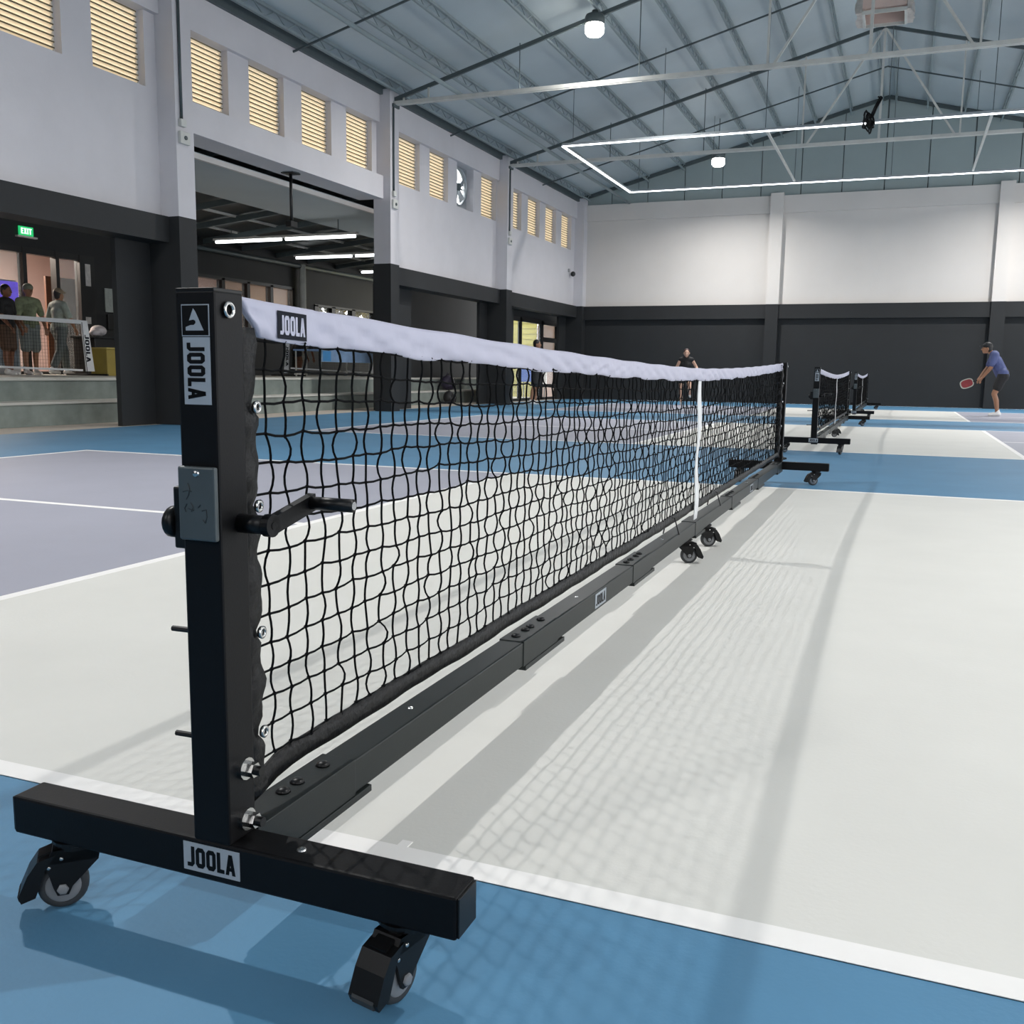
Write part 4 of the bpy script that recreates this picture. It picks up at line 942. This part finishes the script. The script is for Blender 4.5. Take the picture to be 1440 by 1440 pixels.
# man in blue shirt waiting with a paddle (faces -X)
tee = M('slate_blue_shirt', (74,84,128), .7, var=.06, bump=.1, bscale=10); blk = M('black_cloth', (20,20,22), .7, var=.15, bump=.1, bscale=12)
mp = dict(pel=(0,-.10,.88), che=(0,.06,1.19), nec=(0,.15,1.36), hea=(0,.25,1.47), lsh=(-.18,.10,1.32), rsh=(.18,.10,1.32), lel=(-.20,.16,1.05), rel=(.19,.20,1.05), lwr=(-.12,.30,.84), rwr=(.14,.34,.84),
    lhi=(-.1,-.10,.87), rhi=(.1,-.10,.87), lkn=(-.13,.05,.48), rkn=(.13,.03,.48), lan=(-.14,-.04,.08), ran=(.14,-.06,.08))
mloc = (2.83, 23.2, 0)
pr, J, xf = person(mloc, PI/2, 'person in slate blue shirt and black shorts leaning forward with a paddle', mp, skin_m, tee, blk, sleeve=.75, legcover=.62, scale=1.03, cap=(M('black_cap', (20,20,22), .6), False))
hand = Vector(mloc)+(xf @ (J['rwr'].lerp(J['rel'], -.30)))
pdl = empty('pickleball_paddle', hand, 'red faced paddle with pale rim held low by the player in blue', 'paddle')
ax = Vector((-.86, -.1, -.32)).normalized(); nn = Vector((.05, -1, .15)); nn = (nn-ax*nn.dot(ax)).normalized(); sd_ = ax.cross(nn).normalized()
MB().tube([hand-ax*.06, hand+ax*.10], .016, 8).build('handle', blk, pdl)
def pad(sx, t0, t1, shr):
    out = []
    for k in range(24):
        a = 2*PI*k/24; c, s = math.cos(a), math.sin(a); out.append((.235+(.145-shr)*math.copysign(abs(c)**.7, c), (.108-shr)*math.copysign(abs(s)**.7, s)))
    return out
MB().prism(pad(1, 0, 0, 0), hand-nn*.007, ax, sd_, nn, .014).build('rim', M('paddle_rim', (168,170,160), .5), pdl)
MB().prism(pad(1, 0, 0, .022), hand-nn*.009, ax, sd_, nn, .018).build('face', M('paddle_red', (128,30,38), .5, var=.25, scale=9), pdl)
# woman in black top running by the end wall
wp = dict(pel=(0,-.03,.86), che=(.0,.05,1.17), nec=(0,.07,1.36), hea=(0,.12,1.50), lsh=(-.16,.05,1.31), rsh=(.16,.05,1.31), lel=(-.30,.0,1.10), rel=(.27,.02,1.08), lwr=(-.34,.16,.94), rwr=(.22,.18,.94),
    lhi=(-.085,-.03,.85), rhi=(.085,-.03,.85), lkn=(-.11,.20,.52), rkn=(.13,.05,.48), lan=(-.16,-.12,.30), ran=(.10,-.02,.08))
person((-4.75, 25.7, 0), PI+.25, 'person with tied hair in black sleeveless top running by the end wall', wp, skin_l, blk, M('black_shorts', (26,24,24), .7), sleeve=0, legcover=.45, long_hair=True, hair=M('auburn_hair', (58,32,28), .5, var=.2), scale=.95)
# dark clothed person by the corner glazing
dp = dict(lel=(-.24,.06,1.12), lwr=(-.16,.24,1.02), rel=(.24,.04,1.1), rwr=(.18,.22,.98), lkn=(-.13,.06,.5), rkn=(.13,-.02,.5), lan=(-.15,-.02,.08), ran=(.15,-.1,.08))
person((-8.15, 22.9, 0), -PI/2+.3, 'person in dark shirt and shorts standing before the corner glazing', dp, skin_m, M('charcoal_shirt', (30,27,27), .7), blk, sleeve=.8, legcover=.8, scale=.98)
# people on the terrace
camo = M('camo_green_shirt', (112,120,92), .7, var=.45, scale=9); gcap = M('olive_cap', (112,116,98), .7, var=.1)
p2 = dict(lel=(-.27,0,1.12), lwr=(-.26,.12,.9), rel=(.25,.06,1.1), rwr=(.24,.22,.92), lan=(-.12,-.03,.08), ran=(.12,.05,.08))
person((-14.35, 12.42, ZT), -PI/2-.2, 'person in green camouflage shirt, backward cap and grey shorts on terrace', p2, skin_m, camo, M('grey_shorts', (118,126,124), .7, var=.1), sleeve=.8, legcover=.95, cap=(gcap, True), scale=.97)
p3 = dict(lel=(-.24,-.06,1.12), lwr=(-.22,.08,.9), rel=(.23,.1,1.12), rwr=(.2,.22,.94), lhi=(-.09,0,.91), lkn=(-.1,.16,.51), lan=(-.1,.2,.08), rkn=(.1,-.06,.5), ran=(.1,-.26,.1))
person((-14.25, 13.02, ZT), -.15, 'person in cap, pale grey shirt and grey trousers walking on terrace', p3, skin_m, M('pale_sage_shirt', (150,160,150), .7, var=.15, scale=10), M('grey_trousers', (100,108,108), .7, var=.1), sleeve=.8, legcover=1.75, cap=(M('tan_cap', (128,112,92), .7), False), scale=.95)
person((-14.15, 11.75, ZT), -PI/2+.3, 'person in black shirt and brown shorts beside the drinks cooler', p2, skin_d, blk, M('brown_shorts', (84,62,46), .7, var=.1), sleeve=.7, legcover=.9, scale=.93)
p5 = dict(pel=(0,-.1,.82), che=(0,.18,.98), nec=(0,.36,1.0), hea=(0,.5,.96), lsh=(-.17,.28,1.0), rsh=(.17,.28,1.0), lel=(-.2,.34,.76), rel=(.2,.34,.76), lwr=(-.16,.42,.56), rwr=(.16,.42,.56), lhi=(-.09,-.1,.81), rhi=(.09,-.1,.81), lkn=(-.1,0,.45), rkn=(.1,0,.45), lan=(-.1,-.04,.08), ran=(.1,-.04,.08))
person((-13.9, 20.55, ZT), -.4, 'person in black top with bare legs bending down on the terrace', p5, skin_d, blk, M('black_shorts', (26,24,24)), sleeve=.7, legcover=.4, scale=.85)
